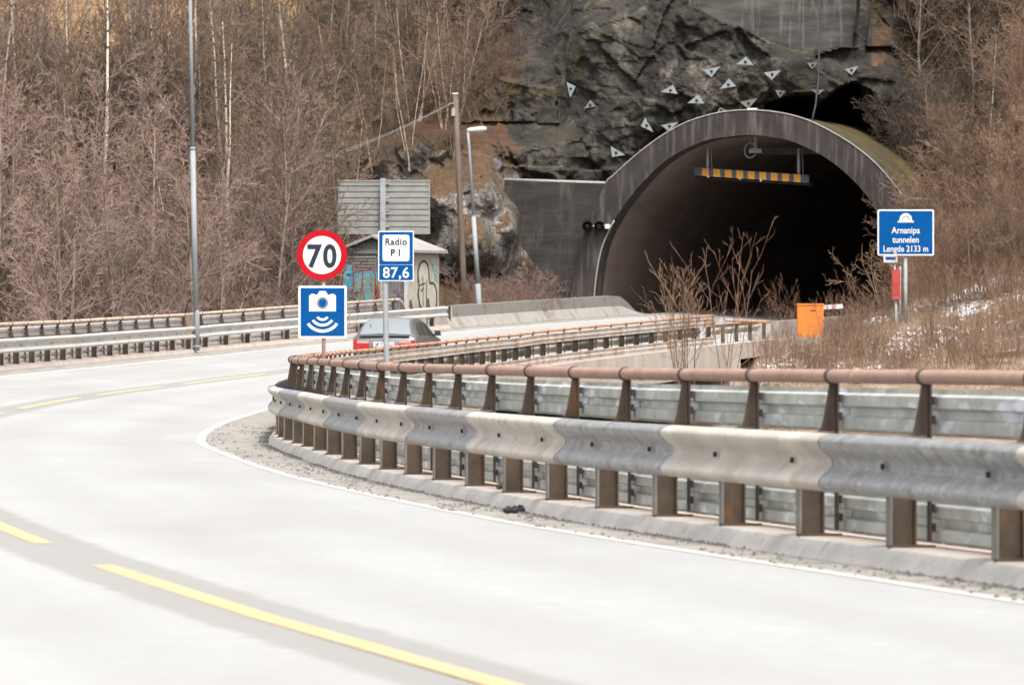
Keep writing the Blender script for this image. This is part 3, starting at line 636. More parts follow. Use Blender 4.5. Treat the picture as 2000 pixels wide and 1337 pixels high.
# equipment in the mouth
hb = empty('clearance_bar', pp(1470, 345, 1.2), 'orange and dark grey striped clearance bar hanging in the tunnel mouth', 'clearance bar')
def hpart(nm, b, m, root): o = b.build(nm, m); o.parent = root; o.location = -root.location; return o
def quadbar(x0, x1, y0a, y0b, hgt, back, m, nm, root, th=.04):
    L = lambda x: lerp(y0a, y0b, (x-1357)/(1582-1357)); b = MB()
    A = [pp(x0, L(x0), back), pp(x1, L(x1), back), pp(x1, L(x1)+hgt, back-.25), pp(x0, L(x0)+hgt, back-.25)]; Bk = [a+NRM*th for a in A]
    b.add(A+Bk, [(0, 1, 2, 3), (7, 6, 5, 4), (0, 4, 5, 1), (1, 5, 6, 2), (2, 6, 7, 3), (3, 7, 4, 0)]); return hpart(nm, b, m, root)
quadbar(1356, 1580, 327, 342, 15.5, 1.2, M['grey_reflect'], 'board', hb)
for k in range(9):
    x = 1371+22.4*k; quadbar(x, x+13.3, 327.2, 342.2, 15.2, 1.2-.012, M['yellow_reflect'], 'stripe', hb, .008)
quadbar(1357, 1585, 344, 358, 4.5, 1.1, M['dark'], 'rail', hb, .12)
for x, y in ((1382, 330), (1560, 340)):
    b = MB(); a = pp(x, y, 1.25); t = pp(x, y-(42 if x < 1400 else 50), 1.25); b.tube([a, t], .055, 10); b.tube([a+Vector((.16, .1, 0)), t+Vector((.12, .1, 0))], .015, 6); hpart('hanger', b, M['sign_post'], hb)
for x, y in ((1383, 345), (1445, 349), (1486, 353)):
    b = MB(); p = pp(x, y, .9); b.tube([p, p+Vector((0, -.05, 0))], .04, 10); hpart('lamp', b, M['white'], hb)
fx = empty('tunnel_camera', pp(1474, 292, 1.0), 'small pale camera unit with looped cable hanging under the arch crown', 'camera')
b = MB(); p = pp(1475, 294, 1.0); b.box(p, (.42, .3, .16), 0, rx=.1); b.box(p+Vector((0, -.17, -.05)), (.46, .06, .05), 0)
for k in range(6): b.box(p+Vector((-.17+.07*k, -.16, .03)), (.03, .03, .07), 0)
hpart('housing', b, M['sign_post'], fx)
b = MB(); b.box(p+Vector((0, 0, .28)), (.12, .12, .42)); hpart('bracket', b, M['sign_post'], fx)
b = MB(); c = pp(1465, 294, .9); b.tube([c+Vector((.2*math.cos(a*.4), 0, .26*math.sin(a*.4))) for a in range(1, 16)], .02, 6); b.tube([c+Vector((0, 0, .25)), c+Vector((0, 0, .6))], .02, 6); hpart('cable', b, M['sign_post'], fx)
b = MB(); a = pp(1480, 294, 3.5); c = pp(1600, 296, 3.5); d = c-a; b.box((a+c)/2, (d.length, .25, .26), 0, rz=-HD); tag(b.build('cable_tray', M['rust_post']), 'dull brown cable tray across the vault behind the camera unit', 'cable tray')
b = MB(); p = pp(1469, 217, -.1); b.box(p+Vector((0, 0, .06)), (.34, .3, .08)); b.box(p+Vector((0, 0, .0)), (.2, .2, .06)); tag(b.build('junction_box', M['white']), 'small white box on the crown of the arch', 'box')

# red signals
sg = empty('traffic_signal', pp(1165, 442, -.5), 'pair of dark red tunnel signals with hoods on a bracket left of the arch', 'traffic signal')
for x in (1147, 1170):
    p = pp(x, 442, -.5); b = MB(); n = 16; R = .2
    for a0 in range(n):
        pass
    vs = []; rows = []
    for dpt, rr, cut in ((0, .17, 0), (-.12, .185, 0), (-.34, .19, 1)):
        rows.append([p+Vector((rr*math.cos(2*math.pi*k/n), dpt*(1 if math.sin(2*math.pi*k/n) > -.2 or not cut else .45), rr*math.sin(2*math.pi*k/n))) for k in range(n+1)])
    b.grid(rows, 0, True); hpart('hood', b, M['dark'], sg)
    b = MB(); b.tube([p+Vector((0, .14, 0)), p+Vector((0, -.02, 0))], .165, 16); b2 = b; hpart('housing', b, M['dark'], sg)
    b = MB(); b.tube([p+Vector((0, -.021, 0)), p+Vector((0, -.04, 0))], [.14, .11], 16); hpart('lens', b, mat('unlit_red_lens', [(.022, .006, .009), (.035, .008, .012)], 3, .3, bump=0), sg)
b = MB(); b.box(pp(1186, 442, -.4), (.16, .16, .16)); b.tube([pp(1140, 442, -.32), pp(1192, 441, -.32)], .03, 8); hpart('bracket', b, M['white'], sg)
b = MB(); b.box(pp(1175, 470, -.12), (.17, .12, .2)); b.box(pp(1175, 473.5, -.2), (.06, .05, .05)); tag(b.build('junction_box', M['edge_pale']), 'small pale junction box below the red signals', 'box')

# rock bolt plates
TR = [((65, 245), (108, 265), (82, 320), 0), ((178, 330), (205, 360), (148, 372), 1), ((512, 292), (572, 258), (595, 302), 0), ((640, 345), (692, 305), (722, 347), 0), ((714, 188), (797, 170), (755, 223), 0), ((873, 160), (920, 123), (957, 165), 0),
      ((795, 278), (838, 228), (873, 265), 0), ((1003, 200), (1087, 188), (1043, 235), 0), ((1212, 155), (1265, 150), (1235, 185), 1), ((1390, 185), (1455, 168), (1423, 212), 0), ((1710, 240), (1730, 225), (1750, 262), 0), ((1058, 282), (1112, 288), (1080, 320), 1),
      ((418, 455), (440, 413), (480, 485), 0), ((515, 450), (597, 435), (552, 480), 0), ((275, 550), (345, 592), (282, 602), 0), ((890, 340), (975, 322), (930, 372), 1), ((778, 395), (795, 365), (835, 382), 1), ((1228, 280), (1292, 283), (1262, 306), 1)]
LB = ['leftmost steel rock plate, narrow and pointing down', 'dull plate low on the left rock below the leftmost one', 'bright upright plate on the rock left of the arch crown ledge', 'bright plate nearest above the left shoulder of the arch', 'bright plate pointing down, left of the topmost one', 'topmost bright triangular plate high on the rock', 'upright bright plate just below the topmost plate', 'pale plate pointing down, right of the topmost plate', 'dull plate just left of the hanging cable', 'pale plate right of the hanging cable under the slab', 'far right plate among the twigs', 'rusty plate under the ledge left of the cable', 'narrow upright plate beside the left shoulder of the arch', 'plate pointing down right against the arch ring at left', 'lowest bright plate left of the arch above the wing wall', 'dull plate under the overhang above the arch crown', 'dull plate touching the arch ring left of the crown', 'dull plate on the lip of the dark hollow by the cable']
import mathutils.bvhtree as bvt
bv = bvt.BVHTree.FromPolygons([v.co for v in cl.data.vertices], [tuple(p.vertices) for p in cl.data.polygons])
for (a, b_, c, dull), lb in zip(TR, LB):
    P3 = [(1080+x/2.439, 60+y/2.44) for x, y in (a, b_, c)]
    cx, cy = sum(p[0] for p in P3)/3, sum(p[1] for p in P3)/3
    Ym = 1e9
    for q in P3+[(cx, cy)]:
        d = Vector(((q[0]-1000)/F, 1, (HZ-q[1])/F)).normalized(); h = bv.ray_cast(Vector((0, 0, 0)), d)
        if h[0] is not None: Ym = min(Ym, h[0].y)
    Ym = min(Ym, 230)-.07
    ctr = img(cx, cy, Ym); b = MB(); V = [img(x, y, Ym)-ctr for x, y in P3]; W = [v+Vector((0, .03, 0)) for v in V]
    b.add(V+W, [(0, 1, 2), (5, 4, 3), (0, 3, 4, 1), (1, 4, 5, 2), (2, 5, 3, 0)])
    root = b.build('rock_bolt_plate', M['bolt_rust' if dull else 'bolt_plate'], loc=ctr); tag(root, lb, 'rock bolt plate', 'triangular rock bolt plates')
    b = MB(); b.tube([(0, -.002, 0), (0, -.03, 0), (0, -.09, 0)], [.055, .04, .02], 8); o = b.build('bolt', M['dark'], root)

# ---------------------------------------------------------------- lettering helper
def text_mesh(txt, size, bold=0, sx=1, space=1):
    cu = bpy.data.curves.new('t', 'FONT'); cu.body = txt; cu.size = size; cu.offset = bold; cu.extrude = .0015; cu.align_x = 'CENTER'; cu.space_character = space
    o = bpy.data.objects.new('t', cu); COL.objects.link(o); dg = bpy.context.evaluated_depsgraph_get(); me = bpy.data.meshes.new_from_object(o.evaluated_get(dg))
    bpy.data.objects.remove(o)
    for v in me.vertices: v.co = Vector((v.co.x*sx, -v.co.z, v.co.y))
    return me
def text(root, txt, x, z, size, m, bold=0, sx=1, y=-.02, space=1):
    me = text_mesh(txt, size, bold, sx, space); me.materials.clear(); me.materials.append(m)
    o = bpy.data.objects.new('lettering', me); COL.objects.link(o); o.parent = root; o.location = (x, y, z); return o
def rrect(w, h, r, cx=0, cz=0, n=6):
    out = []
    for sx, sz, a0 in ((1, 1, 0), (-1, 1, 90), (-1, -1, 180), (1, -1, 270)):
        for k in range(n+1):
            a = math.radians(a0+90*k/n); out.append((cx+sx*(w/2-r)+r*math.cos(a), cz+sz*(h/2-r)+r*math.sin(a)))
    return out
def circ(r, cx=0, cz=0, n=48): return [(cx+r*math.cos(2*math.pi*k/n), cz+r*math.sin(2*math.pi*k/n)) for k in range(n)]
def plate(root, nm, poly, y0, y1, m, parent=None):
    b = MB(); b.prism(poly, y0, y1); o = b.build(nm, m, parent or root); return o
def arc_band(r0, r1, a0, a1, cx, cz, n=16):
    A = [(cx+r1*math.cos(math.radians(lerp(a0, a1, k/n))), cz+r1*math.sin(math.radians(lerp(a0, a1, k/n)))) for k in range(n+1)]
    B = [(cx+r0*math.cos(math.radians(lerp(a0, a1, k/n))), cz+r0*math.sin(math.radians(lerp(a0, a1, k/n)))) for k in range(n+1)]
    return A+B[::-1]
# ---------------------------------------------------------------- speed + camera sign post (s = 122 px/m)
Ys = F/122.0; base = img(632, 0, Ys); gz = table(ZT, Ys)-.1
root = empty('sign_post', (base.x, Ys, gz), 'rusty post carrying the round 70 sign above the blue camera sign', 'road sign')
zc = lambda py: (HZ-py)/122.0-gz
b = MB(); b.tube([(0, .045, -.1), (0, .045, zc(452))], .03, 14); b.box((.0, .045, -.02), (.16, .16, .12)); b.build('pole', M['pipe'], root)
c = zc(498); xo = -3/122
sp = plate(root, 'speed_sign', circ(.402, xo, c), -.012, 0, M['sign_red'])
plate(root, 'sign_face', circ(.305, xo, c), -.016, -.0125, M['sign_white'], sp)
text(sp, '7', xo-.128, c-.185, .5, M['sign_ink'], .014, .92, -.02); text(sp, '0', xo+.125, c-.185, .5, M['sign_ink'], .014, .86, -.02)
for sx in (-.045, .045):
    for zz in (.37, -.36):
        bb = MB(); bb.tube([(xo+sx, -.013, c+zz), (xo+sx, -.018, c+zz)], .008, 8); bb.build('rivet', M['clamp'], sp)
c = zc(609); x0 = -2/122
cs = plate(root, 'camera_sign', rrect(.775, .84, .02, x0, c), -.012, 0, M['sign_white'])
plate(root, 'sign_face', rrect(.7, .765, .015, x0, c), -.016, -.0125, M['sign_blue'], cs)
cz = c+.135
cambody = [(-.215, -.125), (.215, -.125), (.215, .13), (.19, .14), (.18, .155), (.13, .155), (.12, .14), (.085, .14), (.05, .2), (-.05, .2), (-.085, .14), (-.12, .14), (-.13, .155), (-.18, .155), (-.19, .14), (-.215, .13)]
plate(root, 'camera_symbol', [(x+x0, z+cz) for x, z in cambody], -.02, -.0165, M['sign_white'], cs)
plate(root, 'lens_symbol', arc_band(.073, .086, 0, 360, x0, cz+.01, 40), -.0235, -.0205, M['sign_ink'], cs)
plate(root, 'lens_symbol', circ(.066, x0, cz+.01, 32), -.0235, -.0205, M['sign_blue'], cs)
for r0, r1, sp_ in ((.07, .105, 55), (.145, .183, 55), (.225, .268, 55)):
    plate(root, 'signal_wave', arc_band(r0*1.15, r1*1.15, 270-sp_, 270+sp_, x0, c-.022), -.02, -.0165, M['sign_white'], cs)
# radio sign (s = 105)
Ys = F/105.0; base = img(757, 0, Ys); gz = table(ZT, Ys)-.1
root = empty('radio_sign', (base.x, Ys, gz), 'blue and white Radio P1 sign on a bent grey post behind the railing', 'road sign')
zc = lambda py: (HZ-py)/105.0-gz
b = MB(); b.tube([(0, .06, -.3), (0, .06, .5), (-.03, .06, 1.2), (-.045, .06, zc(540)), (-.05, .06, zc(455))], .052, 14); b.box((0, .06, -.1), (.2, .2, .14)); b.build('pole', M['sign_post'], root)
c = zc(500); x0 = (773.5-757)/105
rs = plate(root, 'sign_panel', rrect(.665, .935, .02, x0, c), -.012, 0, M['sign_white'])
fc = plate(root, 'sign_face', rrect(.625, .605, .02, x0, c+.145), -.016, -.0125, M['sign_blue'], rs)
plate(root, 'sign_face', rrect(.625, .28, .02, x0, c-.306), -.016, -.0125, M['sign_blue'], rs)
plate(root, 'inner_panel', rrect(.5, .49, .04, x0, c+.15), -.02, -.0165, M['sign_white'], rs)
text(rs, 'Radio', x0, c+.21, .17, M['sign_ink'], .0035, .95, -.024, 1.12); text(rs, 'P 1', x0, c+.005, .175, M['sign_ink'], .0055, .9, -.024)
text(rs, '87,6', x0, c-.4, .275, M['sign_white'], .005, .98, -.02, 1.08)
# tunnel name sign
Ys = 181.0; sp_ = F/Ys; base = img(1769, 0, Ys); gz = terr(base.x, Ys)
root = empty('tunnel_name_sign', (base.x, Ys, gz), 'blue Arnanipa tunnelen sign at the right of the tunnel mouth', 'road sign')
zc = lambda py: (HZ-py)/sp_-gz
b = MB(); b.tube([(0, .1, -.3), (0, .1, zc(495))], .06, 12); b.tube([(-.17, .12, -.3), (-.17, .12, zc(520))], .03, 8); b.build('pole', M['sign_post'], root)
c = zc(454); W_, H_ = 110.5/sp_, 90/sp_
rs = plate(root, 'sign_panel', rrect(W_, H_, .06, 0, c), -.02, .02, M['sign_white'])
plate(root, 'sign_face', rrect(W_-.1, H_-.1, .04, 0, c), -.026, -.021, M['sign_blue'], rs)
zz = zc(434.5)
plate(root, 'tunnel_symbol', [(-.26, 0), (.26, 0), (.26, .05), (.21, .05)]+[(.2*math.cos(math.radians(a)), .1+.2*math.sin(math.radians(a))) for a in range(0, 181, 12)]+[(-.21, .05), (-.26, .05)], -.033, -.027, M['sign_white'], rs).location = (0, 0, zz)
plate(root, 'tunnel_symbol', arc_band(.11, .13, 0, 180, 0, .08), -.038, -.0335, M['sign_blue'], rs).location = (0, 0, zz)
text(rs, 'Arnanipa', 0, zc(455.5), .29, M['sign_white'], .004, .86, -.03); text(rs, 'tunnelen', 0, zc(473.8), .29, M['sign_white'], .004, .84, -.03); text(rs, 'Lengde 2133 m', 0, zc(491.5), .285, M['sign_white'], .003, .8, -.03, 1.03)
b = MB(); p = img(1739, 506, 188); b.box(p, (.46, .08, .22), 0); b.box(p+Vector((0, -.045, .03)), (.34, .01, .1), 1); b.tube([p+Vector((.15, .05, -2.2)), p+Vector((.15, .05, 0))], .025, 6); tag(b.build('small_sign', [M['sign_white'], M['sign_blue']]), 'small white and blue sign half hidden below the tunnel name sign', 'sign')
rb = empty('emergency_cabinet', img(1750, 584, 179), 'narrow red emergency cabinet beside the tunnel sign post', 'cabinet'); L_ = rb.location
b = MB(); b.box((0, 0, .47), (.27, .25, .94)); b.box((0, -.135, .5), (.2, .012, .7)); b.build('cabinet', M['redbox'], rb); b = MB(); b.tube([(0, 0, -1.2), (0, 0, 0)], .04, 8); b.build('leg', M['sign_post'], rb)

# orange barrier machine
Ys = 177.5; sp_ = F/Ys; p = img(1582.5, 657, Ys)
ob = empty('barrier_machine', p, 'orange road barrier box with a short white boom in the dry grass', 'barrier machine', rz=.0)
b = MB(); b.box((0, 0, .48), (.82, .5, 1.0), 0); b.box((0, 0, .995+.02), (.86, .54, .05), 0); b.build('housing', M['orange'], ob)
b = MB(); b.box((.0, -.253, .46), (.7, .008, .86), 0); d = b.build('door', M['orange'], ob); b = MB(); b.box((.08, -.262, .82), (.17, .01, .035)); b.build('handle', M['dark'], d)
b = MB(); b.box((.72, .1, .94), (.62, .08, .14), 0, ry=-.05); b.box((.53, .055, .93), (.03, .012, .13), 1, ry=-.05); b.box((.74, .055, .94), (.12, .012, .14), 1, ry=-.05); b.build('boom', [M['white'], M['white_lens']], ob)
b = MB(); b.box((0, 0, -.12), (1.0, .7, .2)); b.build('base', M['barrier'], ob)

# ---------------------------------------------------------------- back of the big direction sign
Ys = 178.0; sp_ = F/Ys; p = img(750, 0, Ys); gz = terr(p.x, Ys)
bs = empty('direction_sign', (p.x, Ys, gz), 'ribbed grey back of a large direction sign above the shed', 'road sign'); zc = lambda py: (HZ-py)/sp_-gz
b = MB(); x0, x1 = (661-750)/sp_, (838.5-750)/sp_; zt, zb = zc(353), zc(455.5); prof = []
H_ = zt-zb; n = 9
for k in range(n):
    a = zb+H_*k/n; q = H_/n; prof += [(0, a), (0, a+q*.08), (-.03, a+q*.16), (-.03, a+q*.84), (0, a+q*.92)]
prof.append((0, zt)); b.grid([[(x, y, z) for y, z in prof] for x in (x0, x1)]); b.grid([[(x, .02, zb), (x, .02, zt)] for x in (x0, x1)]); b.build('panel', M['alu'], bs)
b = MB()
for zz in (zt, zb): b.box(((x0+x1)/2, -.01, zz), (x1-x0+.06, .08, .05))
for xx in (x0, x1): b.box((xx, -.01, (zt+zb)/2), (.045, .075, zt-zb-.052))
b.build('frame', M['alu'], bs)
b = MB(); b.box((-.03, -.16, zt*.5-.1), (.07, .2, zt+.35)); b.box((-.03, -.268, zt*.5-.1), (.17, .014, zt+.35)); b.box((-.03, -.055, zt*.5-.1), (.17, .012, zt+.35)); b.build('post', M['sign_post'], bs)
for py in (358, 386, 391, 411, 417, 442):
    b = MB(); b.box((.1, -.07, zc(py)), (.13, .05, .055)); b.build('clamp', M['sign_post'], bs)

# ---------------------------------------------------------------- shed with graffiti
Ys = 184.0; sp_ = F/Ys; gz = -1.0
fl = img(668, 0, Ys)
shed = empty('shed', (fl.x, Ys, gz), 'small grey shed with blue graffiti on its doors behind the left guardrail', 'shed', rz=math.radians(-24))
SW, SD = 2.36, 2.45; eh = (HZ-489)/sp_-gz; rh = (HZ-460)/sp_-gz-.06
def corr(x0, x1, y, z0, z1, pitch, amp, ax='x'):
    b = MB(); n = int(abs(x1-x0)/pitch); rows = []
    for k in range(n*4+1):
        x = lerp(x0, x1, k/(n*4)); o = amp if k % 4 in (1, 2) else 0
        zt = z1(x) if callable(z1) else z1
        rows.append([(x, y-o, z0), (x, y-o, zt)] if ax == 'x' else [(y+o, x, z0), (y+o, x, zt)])
    b.grid(rows); return b
gab = lambda x: lerp(eh, rh, 1-abs(x-SW/2)/(SW/2))-.02
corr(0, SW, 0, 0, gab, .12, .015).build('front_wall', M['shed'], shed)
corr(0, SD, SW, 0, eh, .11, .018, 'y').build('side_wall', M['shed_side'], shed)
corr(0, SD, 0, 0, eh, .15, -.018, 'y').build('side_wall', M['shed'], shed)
corr(0, SW, SD, 0, gab, .15, -.015).build('rear_wall', M['shed'], shed)
b = MB(); ov = .22
for sx in (-1, 1):
    xe = SW/2+sx*(SW/2+ov); ze = eh-(rh-eh)/(SW/2)*ov
    A = [(SW/2, -ov, rh), (xe, -ov, ze), (xe, SD+ov, ze), (SW/2, SD+ov, rh)]; B = [(x, y, z+.09) for x, y, z in A]
    b.add(A+B, [(0, 1, 2, 3), (7, 6, 5, 4), (0, 4, 5, 1), (1, 5, 6, 2), (2, 6, 7, 3), (3, 7, 4, 0)])
b.build('roof', M['shed_roof'], shed)
b = MB(); b.box((SW/2+.02, -.035, eh-.05), (SW-.1, .03, .12)); b.box((.1, -.035, eh/2-.06), (.09, .03, eh-.12)); b.box((SW-.12, -.035, eh/2-.06), (.09, .03, eh-.12)); b.box((1.35, -.04, eh/2-.06), (.07, .03, eh-.12)); b.build('frame', M['shed'], shed)
b = MB()
for k in range(12): b.box((.76, -.045, eh-.25-k*.1), (.98, .02, .07), rx=.5)
b.build('louvre_door', M['shed_side'], shed)
b = MB(); b.box((1.62, -.04, .75), (.42, .03, 2.0)); b.build('panel_door', M['shed'], shed)
b = MB(); b.box((.3, -.075, eh-.62), (.17, .02, .3)); b.build('window', M['g_blue'], shed)
# graffiti: painted shapes on the boards, each a thin coat
GZ = .72
def paint(nm, poly, y, m):
    poly = [(a, c+GZ) for a, c in poly]; b = MB(); b.prism(poly, y-.004, y); return b.build(nm, m, shed)
def stroke(P, wd): # ribbon outline following a polyline
    L_ = []; R_ = []
    for i, p in enumerate(P):
        a = P[max(0, i-1)]; c = P[min(len(P)-1, i+1)]; dx, dz = c[0]-a[0], c[1]-a[1]; l = math.hypot(dx, dz) or 1
        L_.append((p[0]-dz/l*wd/2, p[1]+dx/l*wd/2)); R_.append((p[0]+dz/l*wd/2, p[1]-dx/l*wd/2))
    return L_, R_
def line(nm, P, wd, y, m, side=False):
    P = [(a, c+GZ) for a, c in P]; L_, R_ = stroke(P, wd); b = MB()
    if side: b.grid([[(y, a[0], a[1]), (y, c[0], c[1])] for a, c in zip(L_, R_)])
    else: b.grid([[(a[0], y, a[1]), (c[0], y, c[1])] for a, c in zip(L_, R_)])
    return b.build(nm, m, shed)
paint('graffiti', [(.03, .2), (1.28, .2), (1.3, 1.62), (1.1, 1.68), (.62, 1.66), (.45, 1.75), (.32, 1.95), (.15, 1.93), (.04, 1.7)], -.058, M['g_blue'])
for k, r_ in enumerate((.18, .3, .42, .55)):
    line('graffiti', [(.92+r_*1.0*math.cos(math.radians(a)), .72+r_*1.35*math.sin(math.radians(a))) for a in range(-20, 190, 12)], .055, -.066-.001*k, M['g_gold'])
for P_ in ([(.12, .3), (.06, .9), (.07, 1.6), (.17, 1.92), (.33, 1.94), (.44, 1.7), (.46, 1.1)], [(.46, 1.1), (.36, .9), (.5, .7), (.58, .4)], [(.78, 1.66), (.76, 1.1), (.86, .6), (.9, .3)], [(.2, 1.0), (.5, .94), (.85, .98)], [(.25, .78), (.55, .74)], [(.5, 1.66), (1.1, 1.7), (1.24, 1.55), (1.22, .6), (1.27, .25)], [(1.27, 1.2), (1.3, .4)]):
    line('graffiti', P_, .045 if P_[0][0] < 1.26 else .12, -.072, M['g_red'])
for P_ in ([(1.55, 1.2), (1.62, 1.08), (1.56, .95)], [(1.5, .9), (1.66, .82)], [(1.9, 1.0), (2.02, 1.05), (2.1, .95), (2.02, .78), (1.9, .7)], [(1.52, .7), (1.6, .62), (1.68, .7)]): line('graffiti', P_, .05, -.06, M['g_violet'])
bl = [(1.55, .25), (1.35, .3), (.95, .5), (.78, .95), (.85, 1.15), (.75, 1.6), (.95, 1.9), (1.25, 1.98), (1.55, 1.8), (1.65, 1.3), (2.0, 1.25), (2.2, .95), (2.15, .45), (1.9, .25), (1.75, .4), (1.55, .25)]
b = MB(); n = len(bl)-1; yy = SW+.0205; b.add([(yy, a, c+GZ) for a, c in bl[:-1]]+[(yy+.004, a, c+GZ) for a, c in bl[:-1]], [tuple(range(n)), tuple(reversed(range(n, 2*n)))]+[(i, (i+1) % n, (i+1) % n+n, i+n) for i in range(n)]); b.build('graffiti', M['g_cream'], shed)
line('graffiti', smooth_curve(bl, 4), .085, SW+.03, M['g_black'], True)
for P_ in ([(1.15, .5), (1.12, 1.5)], [(1.4, .45), (1.42, 1.4)], [(.9, 1.2), (1.3, 1.26)], [(.95, 1.0), (1.2, 1.1)]): line('graffiti', P_, .05, SW+.031, M['g_black'], True)
for P_ in ([(1.75, 2.05), (2.0, 1.85), (2.25, 1.7)], [(1.9, 1.9), (2.1, 1.6), (2.3, 1.5)], [(2.05, 1.5), (2.25, 1.35)]): line('graffiti', P_, .09, SW+.028, M['g_mint'], True)
b = MB(); b.box((2.35, -.1, eh/2), (.09, .08, eh-.1)); b.build('corner_post', M['white'], shed)

# ---------------------------------------------------------------- lamp posts and utility pole
pb = OP(s_of_Y(146.0), .06, 0); pb = img(383.5, 677, pb.y); sL = F/pb.y
lp = empty('street_lamp', pb, 'tall galvanised lamp post rising out of frame from the left guardrail', 'street lamp')
b = MB(); tilt = -11.5/640; j1 = (677-292)/sL; top = 11.5
b.tube([(0, 0, -.1), (0, 0, .9), (tilt*.9, 0, .92)], [.085, .085, .085], 16); b.tube([(tilt*.9, 0, .9), (tilt*j1, 0, j1)], [.072, .07], 16); b.tube([(tilt*j1, 0, j1-.02), (tilt*j1, 0, j1+.06)], .075, 16); b.tube([(tilt*j1, 0, j1+.06), (tilt*top, 0, top)], [.052, .045], 16)
b.build('pole', M['lamp'], lp)
b = MB(); b.box((0, 0, .02), (.26, .26, .04)); b.build('base_plate', M['lamp'], lp)
b = MB(); b.tube([(tilt*top, 0, top), (tilt*top+.3, -.3, top+.25), (tilt*top+.9, -.9, top+.35)], .035, 10); b.build('arm', M['lamp'], lp)
b = MB(); b.box((tilt*top+1.2, -1.2, top+.36), (.3, .8, .14), rz=.78, top=.8); b.build('lamp_head', M['white'], lp)
Ys = 182.6; sL = F/Ys; pb = img(938, 628, Ys)
lp = empty('street_lamp', pb, 'short grey street lamp with a white head leaning beside the concrete barrier', 'street lamp')
H_ = (628-258)/sL; lx = (914.5-938)/sL
b = MB(); b.tube([(0, 0, -.2), (lx*.2, 0, H_*.2)], .088, 14); b.tube([(lx*.2, 0, H_*.2), (lx*.55, 0, H_*.55)], .075, 14); b.tube([(lx*.55, 0, H_*.55), (lx*.93, 0, H_*.93), (lx-.01, 0, H_)], [.05, .042, .042], 12)
b.tube([(lx*.55, 0, H_*.55-.03), (lx*.55, 0, H_*.55+.05)], .07, 12); b.build('pole', M['lamp'], lp)
b = MB(); rows = []
for t, hw, hh in ((0, .05, .05), (.06, .07, .07), (.3, .1, .085), (.5, .13, .09), (.6, .1, .06), (.63, .03, .03)):
    rows.append([(lx-.03+t, hw*math.cos(a*math.pi/6), H_+.06+t*.08+hh*math.sin(a*math.pi/6)) for a in range(13)])
b.grid(rows, 0, True); b.build('lamp_head', M['white'], lp)
b = MB(); R = random.Random(8)
p = img(949, 634, 182.3); vs = []
ball = [Vector((math.cos(a)*math.cos(e_), math.sin(a)*math.cos(e_), math.sin(e_))) for e_ in (-.6, 0, .6, 1.2) for a in [k*.7 for k in range(9)]]
b.grid([[Vector((v.x*.13, v.y*.13, v.z*.16))*(1+R.random()*.5)+p for v in ball[i*9:(i+1)*9]]+[Vector((ball[i*9].x*.14, ball[i*9].y*.14, ball[i*9].z*.18))+p] for i in range(4)]); tag(b.build('leaf_clump', M['rust_post']), 'brown clump of dead leaves at the foot of the short street lamp', 'leaf litter')
Ys = 190.0; sL = F/Ys; base = img(909, 640, Ys); H_ = (640-184)/sL
up = empty('utility_pole', base, 'leaning brown wooden utility pole standing on the rocky verge', 'utility pole')
lx = (889.5-909)/sL; b = MB(); b.tube([(lx*t, 0, H_*t) for t in (-.05, .3, .6, 1)], [.12, .11, .1, .085], 12); b.build('pole', M['wood'], up)
b = MB(); b.box((lx, 0, H_+.02), (.2, .18, .05)); b.build('pole_cap', M['white'], up)
b = MB(); b.tube([(lx-.2, -.1, H_-.32), (lx+.1, .05, H_-.3)], .02, 6); b.tube([(lx+.05, 0, H_-.12), (lx+.12, 0, H_-.3)], .015, 6); b.build('crossarm', M['sign_post'], up)
b = MB(); b.box((lx-.07, -.12, H_-.62), (.12, .12, .24)); b.tube([(lx-.07, -.12, H_-.5), (lx-.07, -.12, H_-.46)], .03, 8); b.build('junction_box', M['edge_pale'], up)
for k in range(2):
    b = MB(); a = base+Vector((lx-.18, -.1, H_-.32-.03*k)); c = img(300, 372+8*k, 176); b.tube([a.lerp(c, t)-Vector((0, 0, 2.2*t*(1-t))) for t in [q/12 for q in range(13)]], .006, 4)
    tag(b.build('overhead_wire', M['sign_post']), 'thin wire leaving the wooden pole to the left, %s of the two' % ('upper' if k == 0 else 'lower'), 'wire')

# ---------------------------------------------------------------- car
Yc = 138.0; sC = s_of_Y(Yc); hd = math.atan2(at_s(sC)[2], at_s(sC)[3])
pc = img(750, 0, Yc); wdist = (at_s(sC)[0]-pc.x)
pz = table(ZT, Yc)-.13+table(ET, Yc)*3.3
car = empty('car', (pc.x, Yc+.0, pz), 'silver hatchback driving away towards the tunnel behind the railing', 'car', rz=-hd-math.radians(3)); car.scale = (.96, .96, .96)
